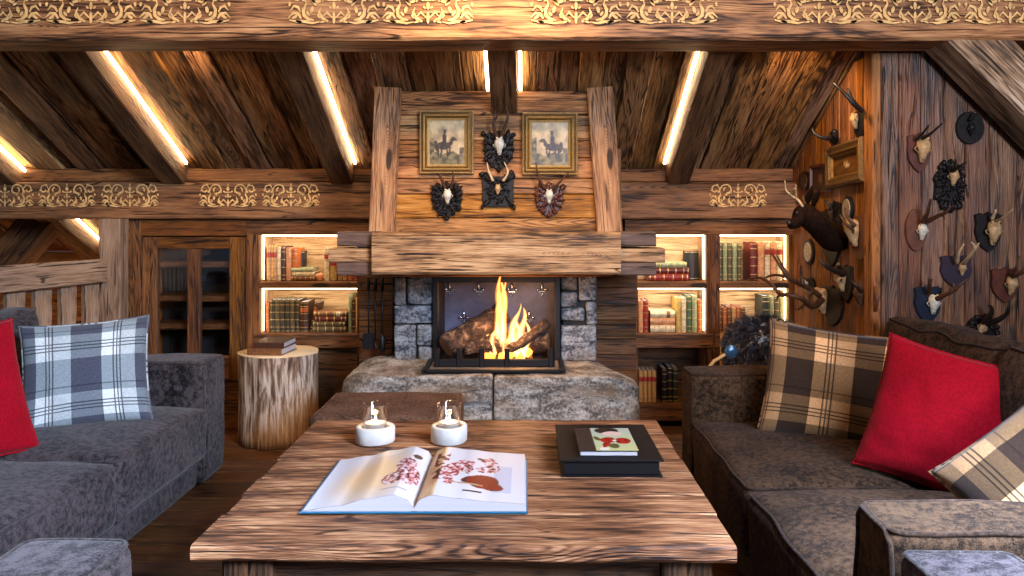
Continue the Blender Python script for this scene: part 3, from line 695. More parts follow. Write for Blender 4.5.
def fleur(mb, x, y, z, s):
    F = Matrix.Translation(Vector((x, y, z)))
    mb.ell((x, y-.006, z+.35*s), (.16*s, .008, .42*s), n=8, k=6)
    for sg in (-1, 1):
        mb.tube([(x+sg*.05*s, y-.004, z-.1*s), (x+sg*.3*s, y-.008, z+.12*s), (x+sg*.5*s, y-.008, z+.02*s), (x+sg*.48*s, y-.006, z-.14*s)], [.05*s, .12*s, .12*s, .05*s], n=6)
    mb.box(x-.3*s, x+.3*s, y-.012, y-.002, z-.2*s, z-.1*s, ch=.001)
    mb.ell((x, y-.005, z-.42*s), (.1*s, .007, .28*s), n=8, k=5)
for (px, py) in ((449.6, 290), (479, 290), (512, 290), (542, 290), (464, 318), (495, 318), (529, 318)):
    p = at(px, py, 4.298); mb = MB(); q = L(p.x, p.y, p.z); fleur(mb, q[0], q[1], q[2], .055); mb.build('fleur_boss', 'fleur', bp)
# tray and grate
ft = empty('fire_grate', (-.14, 3.9, .485), 'low black iron grate and tray holding the burning logs', 'grate')
G = lambda x, y, z: (x+.14, y-3.9, z-.485)
def gb(mb, x0, x1, y0, y1, z0, z1, **k):
    a = G(x0, y0, z0); b = G(x1, y1, z1); mb.box(a[0], b[0], a[1], b[1], a[2], b[2], **k)
mb = MB(); gb(mb, -.455, .168, 3.62, 3.645, .484, .498); gb(mb, -.47, -.445, 3.62, 3.92, .484, .498, grain='y'); gb(mb, .16, .185, 3.62, 3.92, .484, .498, grain='y'); mb.build('tray_rim', 'black', ft)
mb = MB(); gb(mb, -.445, .16, 3.645, 3.92, .482, .488); mb.build('ash_tray', plain('ash_tray_metal', s2l((120, 112, 104)), .6, .4, nscale=30), ft)
mb = MB(); gb(mb, -.425, .14, 3.74, 3.765, .49, .525)
for k in range(7): gb(mb, -.40+.085*k, -.385+.085*k, 3.76, 4.2, .50, .512, grain='y')
mb.build('grate_bar', 'black', ft)
for px in (437, 459, 482, 507, 551):
    x_ = (px-VX)/FPX*3.75; mb = MB(); gb(mb, x_-.012, x_+.012, 3.735, 3.77, .49, .575, grain='z'); mb.build('grate_post', 'black', ft)
def log(a, b, r0, r1, lab, seed, inner='bark'):
    a = Vector(a); b = Vector(b); mid = (a+b)/2; n = 18; mb = MB(); pts = []; rad = []
    for i in range(n):
        t = i/(n-1); pts.append(a.lerp(b, t)-mid+Vector((0, 0, .01*math.sin(t*4+seed)))); rad.append((r0+(r1-r0)*t)*(1+.08*mnoise.noise(Vector((t*5, seed, 0)))))
    mb.tube(pts, rad, n=18)
    for i, v in enumerate(mb.v):
        q = Vector(v)*26+Vector((seed*9, 0, 0)); k = mnoise.noise(q)*.010; c = pts[i//18]; d = (Vector(v)-c).normalized(); mb.v[i] = tuple(Vector(v)+d*k)
    for k in range(n*18-18, len(mb.f)): mb.mi[k] = 1
    tag(mb.build('firewood_log', [inner, 'logcut'], loc=mid), lab, 'log', 'logs burning in the grate')
log((-.385, 3.86, .555), (-.115, 4.04, .715), .052, .056, 'thick bark-covered log leaning up from the left of the grate', 1)
log((-.30, 3.93, .545), (.0, 3.96, .60), .04, .045, 'dark charred log lying under the flames', 2)
log((-.07, 3.83, .56), (.105, 3.98, .655), .022, .026, 'thin log slanting up to the right of the fire', 3)
log((-.02, 4.02, .55), (.12, 3.98, .56), .04, .045, 'short grey log at the right end of the grate', 4)
# flames
fl = empty('fire', (-.08, 3.93, .535), 'bright orange and yellow fire burning on the logs', 'fire')
def tongue(x, y, z, h, r, ph, lean=0.0):
    n = 14; pts = []; rad = []
    for i in range(n):
        t = i/(n-1); pts.append((x+lean*t+.022*math.sin(ph+t*6)*t, y+.01*math.cos(ph*2+t*5)*t, z+h*t)); rad.append(max(.0015, r*1.15*min(1, .45+2.2*t)*(1-t**2.2)**.8*(1+.16*math.sin(ph*3+t*11))))
    mb = MB(); mb.tube(pts, rad, n=14, flat=.55); mb.build('flame', 'flame', fl)
for a_ in ((-.035, 0, .02, .37, .044, .4, .0), (-.055, .02, .0, .35, .036, 2.1, .02), (-.02, .01, .0, .37, .036, 4.0, -.02), (.02, -.01, -.01, .20, .046, 1.0, .02), (.055, 0, -.01, .22, .042, 3.1, .01),
          (.08, .01, -.01, .17, .026, 5.0, .02), (-.065, -.01, -.02, .16, .028, 2.7, -.015), (.035, -.02, -.03, .13, .042, .2, 0), (-.01, -.03, -.04, .12, .036, 1.9, 0), (.05, .01, -.02, .19, .04, 5.5, .0), (.03, .02, -.01, .24, .026, 2.2, .01), (.09, -.01, -.03, .12, .03, 3.6, -.01), (.01, .0, -.03, .17, .04, 1.2, .02), (.07, -.04, -.04, .09, .022, .9, .01), (-.09, 0, -.02, .10, .02, .9, -.02)):
    tongue(*a_)
mb = MB()
for k in range(16): mb.ell((R.uniform(-.12, .1), R.uniform(-.03, .04), R.uniform(-.045, -.01)), [R.uniform(.01, .022)]*3, n=7, k=5, nz=.5)
mb.build('embers', 'ember', fl)
l = bpy.data.lights.new('fire_glow', 'POINT'); l.energy = 6; l.color = (1, .5, .2); l.shadow_soft_size = .08
o = bpy.data.objects.new('fire_glow', l); COL.objects.link(o); o.location = (-.05, 3.8, .70)
# fire irons
fi = empty('fire_iron_set', (-.76, 3.98, .479), 'dark fire irons hanging in the niche left of the fire', 'fire irons')
mb = MB(); mb.tube([(.09, .1, .0), (.09, .1, .40)], .008); mb.lathe((.09, .1, 0), [(0, 0), (.045, 0), (.045, .01), (.01, .02), (0, .02)], 16); mb.tube([(-.04, .1, .37), (.10, .1, .37)], .005); mb.build('stand', 'black', fi)
for i, x_ in enumerate((-.035, .0, .035)):
    mb = MB(); mb.tube([(x_, .085, .395), (x_, .085, .07)], .0045, n=6); mb.tube([(x_, .085, .40), (x_, .085, .34)], .009, n=8)
    if i == 0: mb.box(x_-.028, x_+.028, .07, .09, .04, .12, 'z', ch=.004)
    elif i == 1: mb.tube([(x_, .085, .08), (x_, .085, .05), (x_+.02, .085, .045)], .005)
    else: mb.ell((x_, .085, .07), (.018, .018, .05))
    mb.build(('shovel', 'poker', 'brush')[i], 'black', fi)
# ================================================================ BOOKCASES AND CABINET
YF = 4.5; K = FPX/YF
def bx(px): return (px-VX)/K
def bz(py): return CH-(py-VY)/K
def bookcase(label, x0, x1, cols, lower, left_post, right_post, base=(-2,)):
    """cols: list of (xa, xb) openings in px; lower: openings of the bottom compartment"""
    X0, X1 = bx(x0), bx(x1); ox = (X0+X1)/2
    root = empty('bookcase', (ox, YF+.13, 0), label, 'bookcase')
    def b(mb, a, b_, y0, y1, z0, z1, **k): mb.box(a-ox, b_-ox, y0-YF-.13, y1-YF-.13, z0, z1, **k)
    D = .26
    mb = MB(); edges = [X0]+[v for c in cols for v in (bx(c[0]), bx(c[1]))]+[X1]
    for i in range(0, len(edges), 2):
        if edges[i+1]-edges[i] > .01:
            b(mb, edges[i], edges[i+1], YF, YF+.04, .0, 1.175, grain='z', seg=8, wob=.0015)
            mb2 = MB()
    mb.build('stile', 'case', root)
    mb = MB(); b(mb, X0, X1, YF-.002, YF+.038, bz(235), 1.178, seg=6, wob=.001); mb.build('top_rail', 'case', root)
    for (ca, cb) in cols:
        a, c = bx(ca), bx(cb)
        mb = MB()
        for s_ in (a-.02, c): b(mb, s_, s_+.02, YF+.041, YF+D, .05, 1.10, grain='z', ch=.001)
        mb.build('side_panel', 'caseback', root)
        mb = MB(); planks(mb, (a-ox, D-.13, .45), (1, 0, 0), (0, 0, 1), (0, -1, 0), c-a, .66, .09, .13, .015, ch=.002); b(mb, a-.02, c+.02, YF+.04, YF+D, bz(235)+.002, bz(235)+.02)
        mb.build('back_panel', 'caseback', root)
        mb = MB(); b(mb, a, c, YF+.004, YF+D-.02, bz(282)-.036, bz(282)); mb.build('shelf', 'case', root)
        mb = MB(); b(mb, a-.03, c+.03, YF-.008, YF+D-.02, bz(348), bz(334)); mb.build('shelf', 'case', root)
        if lower:
            mb = MB(); b(mb, a, c, YF+.004, YF+D-.02, .04, bz(405)); mb.build('plinth', 'case', root)
            mb = MB(); planks(mb, (a-ox, D-.13, .12), (1, 0, 0), (0, 0, 1), (0, -1, 0), c-a, .34, .09, .13, .015, ch=.002); mb.build('lower_back', 'lowwall', root)
        else:
            mb = MB(); planks(mb, (a-ox, -.06, 0), (1, 0, 0), (0, 0, 1), (0, -1, 0), c-a, bz(348), .09, .14, .015, ch=.002, seg=4, wob=.001); mb.build('lower_panel', 'lowwall', root)
        # light strips in each lit compartment
        for (zt, zb_) in ((bz(235), bz(282)), (bz(282)-.036, bz(334))):
            mb = MB(); b(mb, a+.004, c-.004, YF+.045, YF+.053, zt-.008, zt-.001, ch=.001); mb.build('light_strip', 'ledbook', root)
            sl = area('shelf_light', ((a+c)/2, YF+.06, zt-.006), ((a+c)/2, YF+.22, zb_+.02), c-a-.04, .012, .95, (1, .84, .66))
    for (px_, ) in [(p,) for p in left_post]:
        mb = MB(); q = bx(px_); 
        for (zt, zb_) in ((bz(235), bz(282)), (bz(282)-.036, bz(334))): b(mb, q-.003, q+.003, YF+.045, YF+.051, zb_+.012, zt-.012, grain='z', ch=.001)
        mb.build('upright_light_strip', 'ledbook', root)
    return root
bookcase('timber bookcase with two lit shelves left of the chimney', 247, 368, [(259, 357)], False, [261], [])
bookcase('timber bookcase with lit shelves and an open base right of the chimney', 625, 799, [(638, 707), (720, 789)], True, [705.5, 787.5], [])
# glazed cabinet
root = empty('display_cabinet', (bx(186), YF+.1, 0), 'dark timber cabinet with two tall glass panes behind the left sofa', 'cabinet')
ox = bx(186)
def cb(mb, a, b_, y0, y1, z0, z1, **k): mb.box(bx(a)-ox, bx(b_)-ox, y0-YF-.1, y1-YF-.1, z0, z1, **k)
mb = MB(); cb(mb, 126, 142, YF-.01, YF+.05, 0, 1.178, grain='z', seg=8, wob=.002); cb(mb, 246, 247, YF, YF+.05, 0, 1.178, grain='z') ; cb(mb, 142, 246.5, YF-.005, YF+.05, bz(236), 1.178, seg=6, wob=.001)
cb(mb, 142, 246.5, YF-.0, YF+.05, 0, bz(380)); cb(mb, 142, 246.5, YF+.28, YF+.295, 0, 1.17)
mb.build('body', 'case', root)
mb = MB(); cb(mb, 143, 158, YF-.015, YF+.03, bz(380), bz(237), grain='z', seg=8, wob=.001); cb(mb, 188, 200, YF-.015, YF+.03, bz(356), bz(249), grain='z', seg=8, wob=.001); cb(mb, 230, 245.5, YF-.015, YF+.03, bz(380), bz(237), grain='z', seg=8, wob=.001)
cb(mb, 158, 230, YF-.015, YF+.03, bz(249), bz(237), seg=5); cb(mb, 158, 230, YF-.015, YF+.03, bz(380), bz(356), seg=5)
dr = mb.build('door', 'case', root)
for (a, b_) in ((158, 188), (200, 230)):
    mb = MB(); cb(mb, a, b_, YF+.004, YF+.008, bz(356), bz(249), ch=.0005); mb.build('glass_pane', 'glass', dr)
mb = MB(); cb(mb, 142, 246.5, YF+.27, YF+.28, 0, 1.17); mb.build('back_lining', 'mortar', root)
for z_ in (.545, .705, .90):
    mb = MB(); cb(mb, 142, 246.5, YF+.06, YF+.26, z_, z_+.035); mb.build('shelf', 'lowwall', root)
# ---------------------------------------------------------------- books
COLS = {'tan': (196, 146, 88), 'cream': (226, 206, 164), 'peach': (216, 146, 98), 'orange': (190, 102, 46), 'dark brown': (70, 40, 24), 'brown': (118, 76, 44), 'olive': (96, 84, 56), 'dark olive': (66, 60, 42),
        'red': (158, 44, 34), 'dark red': (104, 26, 24), 'black': (26, 24, 26), 'green': (74, 96, 62), 'pale green': (150, 160, 118), 'yellow': (206, 168, 90), 'dark green': (36, 48, 40), 'grey': (92, 86, 78)}
bookmats = {}
def bookmat(c):
    if c not in bookmats:
        a = s2l(COLS[c]); t = NT('leather_'+c.replace(' ', '_')); co = t.n('ShaderNodeTexCoord', out='Object')
        n = t.noise(co, 60, 4, .65)
        bookmats[c] = t.pbr(color=t.mix(t.mr(n, .35, .65), tuple(q*.62 for q in a), tuple(min(1, q*1.25) for q in a)), rough=.5, normal=t.bump(n, .3, .002))
    return bookmats[c]
def book_mesh(w, h, d, cover, lab=None, bands=4, gold=True):
    """upright, spine facing -y, standing on z=0, centred in x; spine front at y=0"""
    mb = MB(); n = 5; prof = [(-w/2+w*i/n, -.25*w*math.sin(PI*i/n)) for i in range(n+1)]
    zs = [0, h]
    def strip(z0, z1, off, m, sm=True):
        o = len(mb.v)
        for z in (z0, z1):
            for (x, y) in prof: mb.vert((x*(1+off*.6/w), y-off, z))
        for i in range(n): mb.face((o+i, o+i+1, o+n+1+i+1, o+n+1+i), None, m, sm)
    strip(0, h, 0, 0)
    for k in range(bands):
        z = h*(.16+.68*k/(max(1, bands-1))); strip(z-h*.012, z+h*.012, .0016, 1 if gold else 0, False)
    if lab: strip(h*.66, h*.80, .0009, 2, False)
    if gold: strip(h*.03, h*.05, .0008, 1, False); strip(h*.95, h*.97, .0008, 1, False)
    t_ = .0022
    mb.box(-w/2, -w/2+t_, 0, d, 0, h, 'z', ch=.0004); mb.box(w/2-t_, w/2, 0, d, 0, h, 'z', ch=.0004)
    mb.box(-w/2+t_, w/2-t_, .001, d-.004, .003, h-.004, 'z', ch=.0004, m=3)
    return mb
def book(x, y, z, w, h, d, cover, label, lab=None, bands=4, group=None, lie=False, lean=0, gold='gold_light', rz=0, cat='book'):
    mb = book_mesh(w, h, d, cover, lab, bands)
    if lie:   # lay on its side, spine still to the front
        F = Matrix.Rotation(PI/2, 4, 'Y'); mb.xform(Matrix.Translation((-h/2, 0, w/2)) @ F)
    if lean: mb.xform(Matrix.Rotation(lean, 4, 'Y'))
    o = mb.build('book', [bookmat(cover), gold, bookmat(lab) if lab else 'gold_light', 'paper'], loc=(x, y, z))
    o.rotation_euler = (0, 0, rz); tag(o, label, cat, group)
    return o
ORD = ['first', 'second', 'third', 'fourth', 'fifth', 'sixth', 'seventh', 'eighth', 'ninth', 'tenth', 'eleventh', 'twelfth']
def row(items, shelf_py, where, group, yoff=.07, D=.15):
    z = bz(shelf_py)+.0005; n = 0
    for (xa, xb, top, cover, lab) in items:
        w_ = bx(xb)-bx(xa)-.0012
        kk = 1.0 if xa < 400 or xa > 715 else (YF+yoff)/YF
        book(bx((xa+xb)/2)*kk, YF+yoff, z, w_*kk-.0008, (shelf_py-top)/K*1.0, D, cover, '%s book, %s from left%s, %s' % (cover, ORD[n], ' with %s label' % lab if lab else '', where), lab, group=group)
        n += 1
def stack(items, shelf_py, where, group, yoff=.06):
    z = bz(shelf_py)+.0005
    for n, (xa, xb, th, cover, lab) in enumerate(items):
        h = bx(xb)-bx(xa)
        book(bx((xa+xb)/2)*(1.0 if xa < 400 else (YF+yoff)/YF), YF+yoff, z, th/K, h, .14, cover, '%s book lying %s from bottom in stack, %s' % (cover, ORD[n], where), lab, group=group, lie=True)
        z += th/K+.0008
tl = 'top shelf of the left bookcase'; ll = 'lower shelf of the left bookcase'
row([(262.5, 267, 246, 'tan', 'red'), (267.2, 273, 246, 'tan', 'red'), (273.2, 277, 248, 'cream', None), (277.2, 282, 247, 'dark brown', None), (282.2, 288, 248.5, 'peach', None), (288.2, 294, 249, 'orange', None)], 281.5, tl, 'old books on the top left shelf')
book(bx(298)*1.02, YF+.16, bz(281.5), .035, .165, .05, 'black', 'slim black box standing behind the stack on the left bookcase top shelf', None, 0, cat='box')
stack([(288.5, 312, 4.6, 'brown', None), (289, 312, 3.8, 'cream', None), (288, 310, 4.0, 'pale green', None)], 281.5, tl, 'stacked books on the top left shelf')
row([(321, 326.5, 248.5, 'cream', 'red'), (327, 334, 259, 'yellow', 'red'), (335, 339.5, 262, 'tan', None), (340, 344.5, 262, 'peach', None), (345, 350, 262, 'orange', None), (350.5, 355.5, 262, 'red', None)], 281.5, 'right half of the left bookcase top shelf', 'books under the mantel end')
mb = MB(); mb.ell((0, 0, .022), (.03, .02, .022), nz=.15); mb.lathe((0, 0, 0), [(0, 0), (.016, 0), (.012, .008), (0, .008)], 12)
tag(mb.build('trinket', bookmat('peach'), loc=(bx(316), YF+.08, bz(281.5))), 'small rounded reddish trinket beside the stack on the top left shelf', 'ornament')
row([(262, 265.5, 304, 'orange', None), (266, 271, 301, 'dark olive', None), (271.2, 276, 301, 'olive', None), (276.2, 281, 301, 'dark olive', None), (281.2, 286, 301, 'dark olive', None), (286.2, 291, 301, 'olive', None), (291.2, 296, 301, 'dark olive', None), (296.3, 305, 303, 'dark brown', 'orange')], 334, ll, 'old books on the lower left shelf')
book(bx(307.5), YF+.07, bz(334)+.002, .018, .17, .14, 'dark brown', 'dark book leaning right against the stack on the left bookcase lower shelf', 'orange', lean=.20)
stack([(310, 344, 5.6, 'olive', None), (310, 343, 5.0, 'olive', None), (312, 344.5, 5, 'dark red', None), (311, 345, 5, 'brown', 'cream')], 334, ll, 'stacked books on the lower left shelf')
row([(345.5, 349, 296, 'pale green', None), (349.3, 352.5, 299, 'dark brown', None), (352.8, 356.3, 299, 'tan', None)], 334, 'right end of the left bookcase lower shelf', 'books at the right end of the lower left shelf')
rt = 'top shelf right of the chimney'; rl_ = 'middle shelf right of the chimney'
stack([(648, 689, 6.6, 'red', None), (654, 689.5, 6.2, 'dark red', None), (655, 687, 5.4, 'pale green', None)], 281.5, rt, 'stacked books on the shelf right of the chimney')
book(bx(692)*1.03, YF+.15, bz(281.5), .085, .165, .04, 'black', 'plain black box file standing on the top shelf beside the stacked books', None, 0, cat='box')
row([(638.5, 643.3, 302, 'peach', None), (643.6, 648.5, 302, 'red', None)], 334, rl_, 'books right of the chimney')
stack([(650, 675, 7.2, 'cream', None), (650, 675, 7.2, 'peach', None), (650, 675, 6.8, 'cream', 'brown')], 334, rl_, 'stacked books on the middle shelf')
row([(676, 681, 299, 'yellow', None), (681.3, 686.3, 299, 'cream', None), (686.6, 691.4, 296.5, 'green', None), (691.7, 697, 296.5, 'pale green', None), (697.3, 702.5, 301, 'orange', None)], 334, 'right end of the middle shelf beside the chimney', 'books at the end of the middle shelf')
row([(638.8, 643, 373, 'tan', 'red'), (643.2, 647.3, 373, 'tan', 'red'), (647.5, 651.6, 373, 'tan', 'red'), (651.8, 656, 373, 'tan', 'red')], 405, 'low dark shelf behind the hearth', 'red-labelled tan volumes on the low shelf')
row([(662, 667, 371, 'black', None), (667.4, 672.4, 369, 'black', None), (672.8, 678, 370, 'dark green', None)], 405, 'low dark shelf beside the right sofa', 'black volumes on the low shelf')
row([(721+4.9*i, 725.6+4.9*i, 244, 'pale green' if i % 2 else 'olive', None) for i in range(5)], 281.5, 'far right top shelf', 'matching green gilt volumes')
row([(753.5, 761, 243, 'dark red', None), (761.3, 768, 242, 'peach', None), (768.5, 774, 242, 'cream', 'red'), (774.3, 780, 242, 'peach', 'red'), (780.3, 786.5, 242, 'cream', 'red')], 281.5, 'far right top shelf beyond the gap', 'red and cream volumes on the far right top shelf')
row([(721+4.7*i, 725.3+4.7*i, 308+(i % 2), ['brown', 'orange', 'brown', 'tan', 'orange', 'brown'][i], None) for i in range(6)], 334, 'far right middle shelf behind the fur', 'brown volumes behind the fur cushion')
row([(766, 773, 297, 'dark green', None), (773.4, 778, 298, 'pale green', None), (778.3, 783, 298, 'olive', None), (783.3, 787.5, 299, 'pale green', None)], 334, 'far right middle shelf beside the wall', 'green volumes beside the side wall')
# ---------------------------------------------------------------- frame
def picture_frame(mb, w, h, prof):
    """prof: [(inset, height, mat)] rectangle rings from outside inward, out of the wall along -y"""
    o = len(mb.v)
    for (ins, ht, m) in prof:
        for (sx, sz) in ((-1, -1), (1, -1), (1, 1), (-1, 1)): mb.vert((sx*(w/2-ins), -ht, sz*(h/2-ins)))
    for i in range(len(prof)-1):
        for j in range(4):
            k = (j+1) % 4; L_ = w if j % 2 == 0 else h
            mb.face((o+i*4+j, o+i*4+k, o+(i+1)*4+k, o+(i+1)*4+j), [(0, 0), (L_, 0), (L_, .02), (0, .02)], prof[i+1][2])
def canvas(mb, w, h, fn, n=44, y=-.006):
    o = len(mb.v); nz = int(n*h/w)
    for i in range(nz+1):
        for j in range(n+1): mb.vert(((j/n-.5)*w, y, (i/nz-.5)*h), fn(j/n, i/nz))
    for i in range(nz):
        for j in range(n): a = o+i*(n+1)+j; mb.face((a, a+1, a+n+2, a+n+1), None, 0, True)
def nz2(x, y, s=1, sd=0): return mnoise.noise(Vector((x*s, y*s, sd)))
def lerp3(a, b, t): t = max(0, min(1, t)); return tuple(a[i]+(b[i]-a[i])*t for i in range(3))
def inell(u, v, cx, cy, rx, ry, rot=0):
    du, dv = u-cx, v-cy; c, s_ = math.cos(rot), math.sin(rot); a = (du*c+dv*s_)/rx; b = (-du*s_+dv*c)/ry
    return a*a+b*b < 1
def rider_pic(flip, sd):
    sky = s2l((214, 184, 134)); sk2 = s2l((150, 128, 94)); gr = s2l((128, 112, 72)); gd = s2l((62, 58, 36)); dk = s2l((44, 34, 28)); br = s2l((78, 54, 36))
    def fn(u, v):
        q = 1-u if flip else u
        v0 = v; q = .5+(q-.47)/1.3; v1 = .45+(v-.45)/1.3
        c = lerp3(sky, sk2, .5+1.1*nz2(u, v, 4, sd)+.4*nz2(u, v, 11, sd))
        hor = .27+.07*nz2(u, 0, 4, sd+3)
        if v < hor: c = lerp3(gr, gd, .4+1.2*nz2(u, v*2, 6, sd+5)+(.6 if q > .75 else 0))
        if v < .62+.1*nz2(u, v, 9, sd) and (u < .14 or (u > .86 and v < .4)): c = lerp3(gd, sk2, .35+nz2(u, v, 12, sd))
        if any(inell(q, v1, *e) for e in ((.45, .43, .16, .07), (.62, .50, .04, .09, -.5), (.68, .55, .06, .03, -.4), (.30, .42, .05, .10, .3))): c = br if nz2(u, v, 20, 1) > 0 else dk
        if any(inell(q, v1, *e) for e in ((.34, .31, .018, .10, .1), (.40, .30, .018, .09, -.1), (.53, .31, .018, .10, .12), (.58, .33, .018, .09, -.3))): c = dk
        if any(inell(q, v1, *e) for e in ((.47, .55, .045, .10), (.48, .67, .03, .035), (.44, .45, .03, .08))): c = dk
        if inell(q, v1, .485, .705, .05, .012): c = dk
        return c
    return fn
for i, (a, b_, c, d_, lab, flip) in enumerate(((420, 474, 111, 174, 'gilt framed painting of a rider on horseback, left side of the chimney', False), (522, 577.5, 113, 175, 'gilt framed painting of a horse and rider, right side of the chimney', True))):
    yy = 3.845; w_ = (b_-a)/FPX*yy; h_ = (d_-c)/FPX*yy; p = at((a+b_)/2, (c+d_)/2, yy)
    root = empty('framed_painting', (p.x, yy, p.z-h_/2), lab, 'painting')
    mb = MB(); picture_frame(mb, w_, h_, [(0, 0, 2), (0, .022, 2), (.004, .028, 1), (.010, .024, 2), (.020, .030, 2), (.026, .022, 1), (.030, .012, 0), (.036, .016, 0), (.041, .010, 1), (.047, .006, 1)])
    for s_ in (-1, 1):      # beading
        nb = int(w_/.0085)
        for k in range(nb):
            x_ = -w_/2+.006+(w_-.012)*k/(nb-1)
            mb.ell((x_, -.0265, s_*(h_/2-.0055)), (.0032, .003, .0032), m=1, n=5, k=3)
        nb = int(h_/.0085)
        for k in range(nb):
            z_ = -h_/2+.006+(h_-.012)*k/(nb-1)
            mb.ell((s_*(w_/2-.0055), -.0265, z_), (.0032, .003, .0032), m=1, n=5, k=3)
    mb.xform(Matrix.Translation((0, 0, h_/2))); mb.build('frame', ['gold', 'gold_light', 'gold_dark'], root)
    mb = MB(); canvas(mb, w_-.088, h_-.088, rider_pic(flip, 3.1+i*7)); mb.xform(Matrix.Translation((0, 0, h_/2))); mb.build('canvas', 'paint', root)
# ================================================================ FURNITURE
def loop_rect(x0, x1, y0, y1, z, r=.02, n=4):
    P = []
    for (cx, cy, a0) in ((x1-r, y1-r, 0), (x0+r, y1-r, PI/2), (x0+r, y0+r, PI), (x1-r, y0+r, 1.5*PI)):
        for i in range(n+1): a = a0+PI/2*i/n; P.append((cx+r*math.cos(a), cy+r*math.sin(a), z))
    return P
def wob(P, s=5, a=.004, sd=0): 
    q = Vector(P)*s+Vector((sd, sd, 0)); return Vector((mnoise.noise(q), mnoise.noise(q+Vector((9, 0, 0))), mnoise.noise(q+Vector((0, 9, 0)))))*a
def soft_part(name, parent, x0, x1, y0, y1, z0, z1, mat, pipe, r=.03, puff=0, pipes='top', front=None, sd=0, tilt=None, amp=.006):
    cx, cy, cz = (x0+x1)/2, (y0+y1)/2, (z0+z1)/2; hx, hy, hz = (x1-x0)/2, (y1-y0)/2, (z1-z0)/2
    def f(P):
        u, v, w_ = P.x/hx, P.y/hy, P.z/hz
        k = puff*(1-min(1, u*u))**.6*(1-min(1, v*v))**.6
        q = Vector(P)+wob(P+Vector((cx, cy, cz)), 6, amp, sd)
        if P.z > 0: q.z += k
        if tilt: q = tilt(q)
        return q
    mb = MB(); mb.soft((cx, cy, cz), (x1-x0, y1-y0, z1-z0), r, f=f, n=10, arc=3)
    o = mb.build(name, mat, parent, merge=True)
    mb = MB(); C = Vector((cx, cy, cz)); g = lambda p: C+f(Vector(p)-C)
    e = r*.29
    if 'top' in pipes: mb.tube([g(p)+Vector((0, 0, .001)) for p in sub(loop_rect(x0+e, x1-e, y0+e, y1-e, z1-e, r*.7), 3)], .0052, n=6, closed=True)
    if 'bot' in pipes: mb.tube([g(p) for p in sub(loop_rect(x0+e, x1-e, y0+e, y1-e, z0+e, r*.7), 3)], .0045, n=6, closed=True)
    if front:       # piping around the face at x = front
        s_ = 1 if front > cx else -1; xx = front-s_*e
        L_ = [(xx, y0+e, z0+.03), (xx, y0+e, z1-r), (xx, y0+r, z1-e), (xx, y1-r, z1-e), (xx, y1-e, z1-r), (xx, y1-e, z0+.03)]
        mb.tube([g(p) for p in sub(L_, 4, False)], .0055, n=6)
    if mb.v: mb.build('piping', pipe, o)
    return o
def sub(P, k, closed=True):
    out = []; n = len(P)
    for i in range(n if closed else n-1):
        a = Vector(P[i]); b = Vector(P[(i+1) % n]); m = max(1, int((b-a).length/.05))
        for j in range(m): out.append(a.lerp(b, j/m))
    if not closed: out.append(Vector(P[-1]))
    return out
def sofa(label, xf, xb, yfar, ycush, ynear, near_w, hfar, hnear, mat, pipe, far_w, htop, sd, backin):
    """xf front edge, xb back edge; cushions between ycush[0] > ycush[1] > ycush[2]"""
    ox, oy = (xf+xb)/2, (yfar+ynear-near_w)/2; s = 1 if xf > xb else -1
    root = empty('sofa', (ox, oy, 0), label, 'sofa')
    X = lambda a, b: (min(a, b)-ox, max(a, b)-ox)
    def sp(nm, xa, xb_, ya, yb, za, zb_, **k): x0, x1 = X(xa, xb_); return soft_part(nm, root, x0, x1, min(ya, yb)-oy, max(ya, yb)-oy, za, zb_, mat, pipe, **k)
    sp('arm', xf, xb, yfar, yfar-far_w, .035, hfar, r=.032, pipes='top', front=(xf-ox), sd=sd, amp=.008)
    sp('arm', xf-s*.005, xb, ynear, ynear-near_w, .035, hnear, r=.03, pipes='top', front=(xf-ox), sd=sd+3, amp=.010)
    sp('base', xf-s*.03, xb, yfar-far_w, ynear, .035, .17, r=.02, pipes='', sd=sd+5)
    sp('back', backin-s*.12, xb, yfar-far_w, ynear, .17, htop-.07, r=.05, pipes='top', sd=sd+6)
    for i in range(2):
        sp('seat_cushion', xf+s*(.022 if s > 0 else 0), backin-s*.06, ycush[i]-.003, ycush[i+1]+.003, .155, .375, r=.04, puff=.035, pipes='topbot', sd=sd+7+i, amp=.01)
        hh = htop+(.0 if i == 0 else .03)
        tl_ = lambda q, s=s: q+Vector((-s*max(0, q.z)*.22, 0, 0))
        sp('back_cushion', backin, backin-s*.17, ycush[i]-.004, ycush[i+1]+.004, .40, hh, r=.055, puff=.02, pipes='top', sd=sd+17+i, tilt=tl_, amp=.022)
    for yy in (yfar-.06, ynear-near_w+.06):
        for xx in (xf-s*.07, xb+s*.07):
            mb = MB(); mb.box(xx-ox-.025, xx-ox+.025, yy-oy-.025, yy-oy+.025, 0, .04, 'z'); mb.build('foot', 'tleg', root)
    return root
sofa('grey chenille sofa along the railing at the left, facing the coffee table', -1.38, -2.38, 3.69, (3.45, 2.68, 1.91), 1.91, .22, .565, .58, 'sofa', 'pipe', .24, .79, 1, -2.03)
sofa('chenille sofa, browned by warm light, against the skull wall at the right', .66, 1.72, 3.39, (3.19, 2.405, 1.62), 1.62, .18, .568, .628, 'sofa_warm', 'pipe_warm', .20, .79, 40, 1.37)
